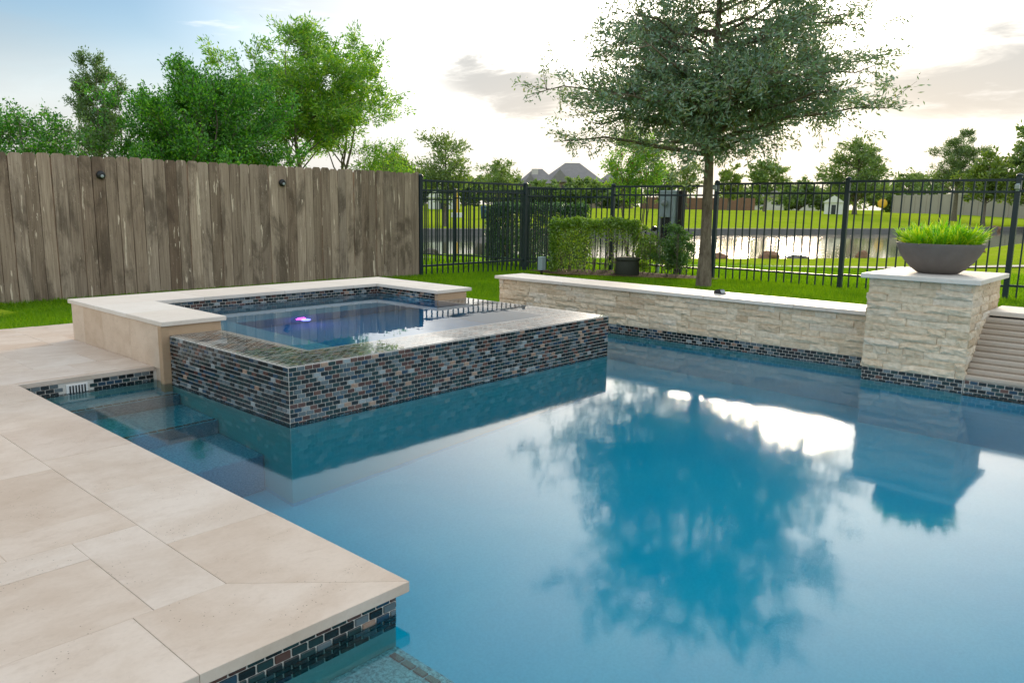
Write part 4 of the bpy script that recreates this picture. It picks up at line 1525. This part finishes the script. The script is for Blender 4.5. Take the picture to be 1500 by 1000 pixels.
# ------------------------------------------------------------------ houses, walls and small things across the pond
def house(label, az, r, w, d, eave, ridge, seed, turn=0., wallmat='housewall', chim=None):
    p = polar(az, r)
    z = gz(p.x, p.y)-.1
    hs = thing('house', (p.x, p.y, z), label, 'house')
    W0 = Matrix.Translation((p.x, p.y, z)) @ Matrix.Rotation(R(az+90+turn), 4, 'Z')   # local -y... +y faces away from the pond
    e, rd = eave-z, ridge-z
    bm = bmesh.new()
    bx(bm, -w/2, w/2, -d/2, d/2, 0, e)
    mob('wall', bm_mesh('wall', bm, M[wallmat]), hs, W0)
    o = .5
    v_ = [(-w/2-o, -d/2-o, e), (w/2+o, -d/2-o, e), (w/2+o, d/2+o, e), (-w/2-o, d/2+o, e), (-w*.12, 0, rd), (w*.12, 0, rd)]
    rf = mob('roof', mesh_py('roof', v_, [(0, 1, 5, 4), (1, 2, 5), (2, 3, 4, 5), (3, 0, 4), (3, 2, 1, 0)], M['roof']), hs, W0)
    # front gable
    g0, gw, gh = w*.2, w*.17, (rd-e)*.62
    v_ = [(g0-gw, d/2+o+.3, e), (g0+gw, d/2+o+.3, e), (g0, d/2+o+.3, e+gh), (g0-gw, 0, e), (g0+gw, 0, e), (g0, 0, e+gh)]
    mob('gable', mesh_py('gable', v_, [(0, 1, 2), (0, 2, 5, 3), (1, 4, 5, 2)], M['roof']), rf, W0)
    if chim is not None:
        bm = bmesh.new()
        bx(bm, chim-.7, chim+.7, 1., 1.8, e, rd-.1)
        mob('chimney', bm_mesh('chimney', bm, M['stucco']), rf, W0)
    for s in (-.36, -.12, .12, .36):
        for lv in (1.2, e-2.):
            bm = bmesh.new()
            bx(bm, s*w-.6, s*w+.6, d/2-.02, d/2+.03, lv, lv+1.4)
            wi = mob('window', bm_mesh('window', bm, M['glass']), hs, W0)
            bm = bmesh.new()
            bx(bm, s*w-.72, s*w+.72, d/2+.0, d/2+.06, lv-.12, lv)
            mob('sill', bm_mesh('sill', bm, M['white']), wi, W0)
    return hs


house('large grey hipped house roof rising behind the iron fence', 37.95, 170, 12.5, 10, 6.0, 10.1, 1)
house('smaller grey hipped house with a pale chimney, left of the large roof', 40.4, 168, 7.6, 8, 5.6, 8.7, 2, chim=.6)
house('low grey roofed house at the left edge of the crape myrtle', 35.0, 172, 8.5, 9, 5.2, 8.2, 3)
house('pale house far across the park below the wide spreading tree', 23.2, 240, 18, 10, 4.2, 7.4, 4, wallmat='stucco')
house('pale house far behind the concrete fence at the right', 9.8, 165, 20, 10, 4.6, 8., 5, wallmat='stucco')


def panel_wall(name, label, az0, r0, az1, r1, h, n, mat, postmat=None):
    a, b = polar(az0, r0), polar(az1, r1)
    wl = thing(name, ((a.x+b.x)/2, (a.y+b.y)/2, gz((a.x+b.x)/2, (a.y+b.y)/2)), label, 'wall')
    u = (b-a).normalized()
    rz = math.atan2(u.y, u.x)
    L = (b-a).length/n
    for k in range(n):
        m = a + u*(k+.5)*L
        z = gz(m.x, m.y)
        bm = bmesh.new()
        bx(bm, -L/2+.12, L/2-.12, -.07, .07, -.3, h, .02)
        mob('panel', bm_mesh('panel', bm, mat), wl, Matrix.Translation((m.x, m.y, z)) @ Matrix.Rotation(rz, 4, 'Z'))
        q = a + u*k*L
        bm = bmesh.new()
        bx(bm, -.16, .16, -.16, .16, -.3, h+.15, .03)
        mob('post', bm_mesh('post', bm, postmat or mat), wl, Matrix.Translation((q.x, q.y, gz(q.x, q.y))) @ Matrix.Rotation(rz, 4, 'Z'))


panel_wall('concrete_fence', 'pale concrete panel fence beyond the park at the right', 16.6, 150, 5.5, 112, 2.9, 14, M['panelfar'])
panel_wall('brick_wall', 'low red brown brick wall far across the park behind the oak trunk', 33., 162, 25.2, 158, 2.3, 9, M['brickfar'])


def gabled(name, label, az, r, w, d, h, ridge, cat, mat):
    p = polar(az, r)
    z = gz(p.x, p.y)-.05
    t_ = thing(name, (p.x, p.y, z), label, cat)
    W0 = Matrix.Translation((p.x, p.y, z)) @ Matrix.Rotation(R(az+90), 4, 'Z')
    bm = bmesh.new()
    bx(bm, -w/2, w/2, -d/2, d/2, 0, h)
    mob('wall', bm_mesh('wall', bm, mat), t_, W0)
    o = .2
    v_ = [(-w/2-o, d/2+o, h), (w/2+o, d/2+o, h), (0, d/2+o, ridge), (-w/2-o, -d/2-o, h), (w/2+o, -d/2-o, h), (0, -d/2-o, ridge)]
    mob('roof', mesh_py('roof', v_, [(0, 1, 2), (3, 5, 4), (0, 2, 5, 3), (1, 4, 5, 2), (0, 3, 4, 1)], mat), t_, W0)
    bm = bmesh.new()
    bx(bm, -w*.12, w*.12, d/2-.02, d/2+.03, 0, h*.8)
    mob('door', bm_mesh('door', bm, M['glass']), t_, W0)


gabled('playhouse', 'small white gabled playhouse on the lawn below the ragged dark tree', 20.2, 110, 2.2, 2., 1.5, 2.4, 'playhouse', M['white'])
gabled('park_shelter', 'white peaked park shelter across the pond, right of the wooden fence end', 47.1, 92, 3.6, 3., 1.3, 3.3, 'shelter', M['white'])
p = polar(46.15, 62)
z = gz(p.x, p.y)
yp = thing('marker_post', (p.x, p.y, z), 'yellow marker post across the pond beside the white shelter', 'post')
box('pole', p.x-.06, p.x+.06, p.y-.06, p.y+.06, z-.1, z+2.2, M['yellow'], yp, .01)
box('base', p.x-.35, p.x+.35, p.y-.35, p.y+.35, z-.1, z+.35, M['white'], yp, .02)
p = polar(44.2, 60)
z = gz(p.x, p.y)
bn = thing('litter_bin', (p.x, p.y, z), 'small blue bin on the park lawn across the pond', 'bin')
mob('body', lathe_mesh('body', [(.25, 0), (.3, .75), (.31, .8)], M['bluecan'], 16), bn, Matrix.Translation((p.x, p.y, z)))
mob('lid', lathe_mesh('lid', [(.32, .8), (.3, .9), (.1, 1.)], M['bluecan'], 16), bn, Matrix.Translation((p.x, p.y, z)))
p = polar(17.25, 104)
z = gz(p.x, p.y)
ys_ = thing('yellow_sign', (p.x, p.y, z), 'round yellow sign on a thin pole across the pond', 'sign')
box('pole', p.x-.05, p.x+.05, p.y-.05, p.y+.05, z-.2, z+1.6, M['darkwood'], ys_)
mob('plate', lathe_mesh('plate', [(.55, 0), (.55, .05), (.2, .06)], M['yellow'], 20), ys_, Matrix.Translation((p.x-.06, p.y, z+1.5)) @ Matrix.Rotation(R(-90), 4, 'Y'))

# ------------------------------------------------------------------ grass blades
def blades(x0, x1, y0, y1, n, h, seed, excl=None):
    rg = np.random.default_rng(seed)
    x = rg.uniform(x0, x1, n)
    y = rg.uniform(y0, y1, n)
    if excl is not None:
        k = ~excl(x, y)
        x, y = x[k], y[k]
    n = len(x)
    z = ground_z(x, y) - .004
    hh = h*rg.uniform(.5, 1.25, n)*(1+.25*np.sin(x*2.1)*np.sin(y*1.7))
    a = rg.uniform(0, 2*np.pi, n)
    w = rg.uniform(.0035, .0065, n)*(h/.06)
    lx, ly = rg.normal(0, .45, n)*hh, rg.normal(0, .45, n)*hh
    v = np.empty((n, 3, 3))
    v[:, 0] = np.stack([x-np.cos(a)*w, y-np.sin(a)*w, z], 1)
    v[:, 1] = np.stack([x+np.cos(a)*w, y+np.sin(a)*w, z], 1)
    v[:, 2] = np.stack([x+lx, y+ly, z+hh], 1)
    return v


mul = lambda x, y: ((np.hypot((x+.32*(y-5.245)-10.62)/.7, (y-5.245)/1.66) < 1) & (x > 8.6)) | (np.hypot(x-9.664, y-2.777) < .14)
gb = [blades(-2.5, 4.4, 3.935, 7.5, 90000, .055, 1),
      blades(4.30, 11.5, -1.7, 7.5, 190000, .06, 2, mul),
      blades(4.62, 11.5, -6., -1.7, 34000, .06, 6),
      blades(11.5, 18., -3., 15., 110000, .085, 3),
      blades(4.4, 11.5, 7.5, 12.5, 34000, .07, 4),
      blades(3.93, 4.4, 2.16, 3.94, 3000, .05, 5)]
gv = np.concatenate(gb).reshape(-1, 3)
go = mob('grass', mesh_np('grass', gv, np.arange(len(gv)).reshape(-1, 3), M['grass']))
tag(go, 'short bright green lawn grass round the pool and beyond the fence', 'grass', kind='stuff')
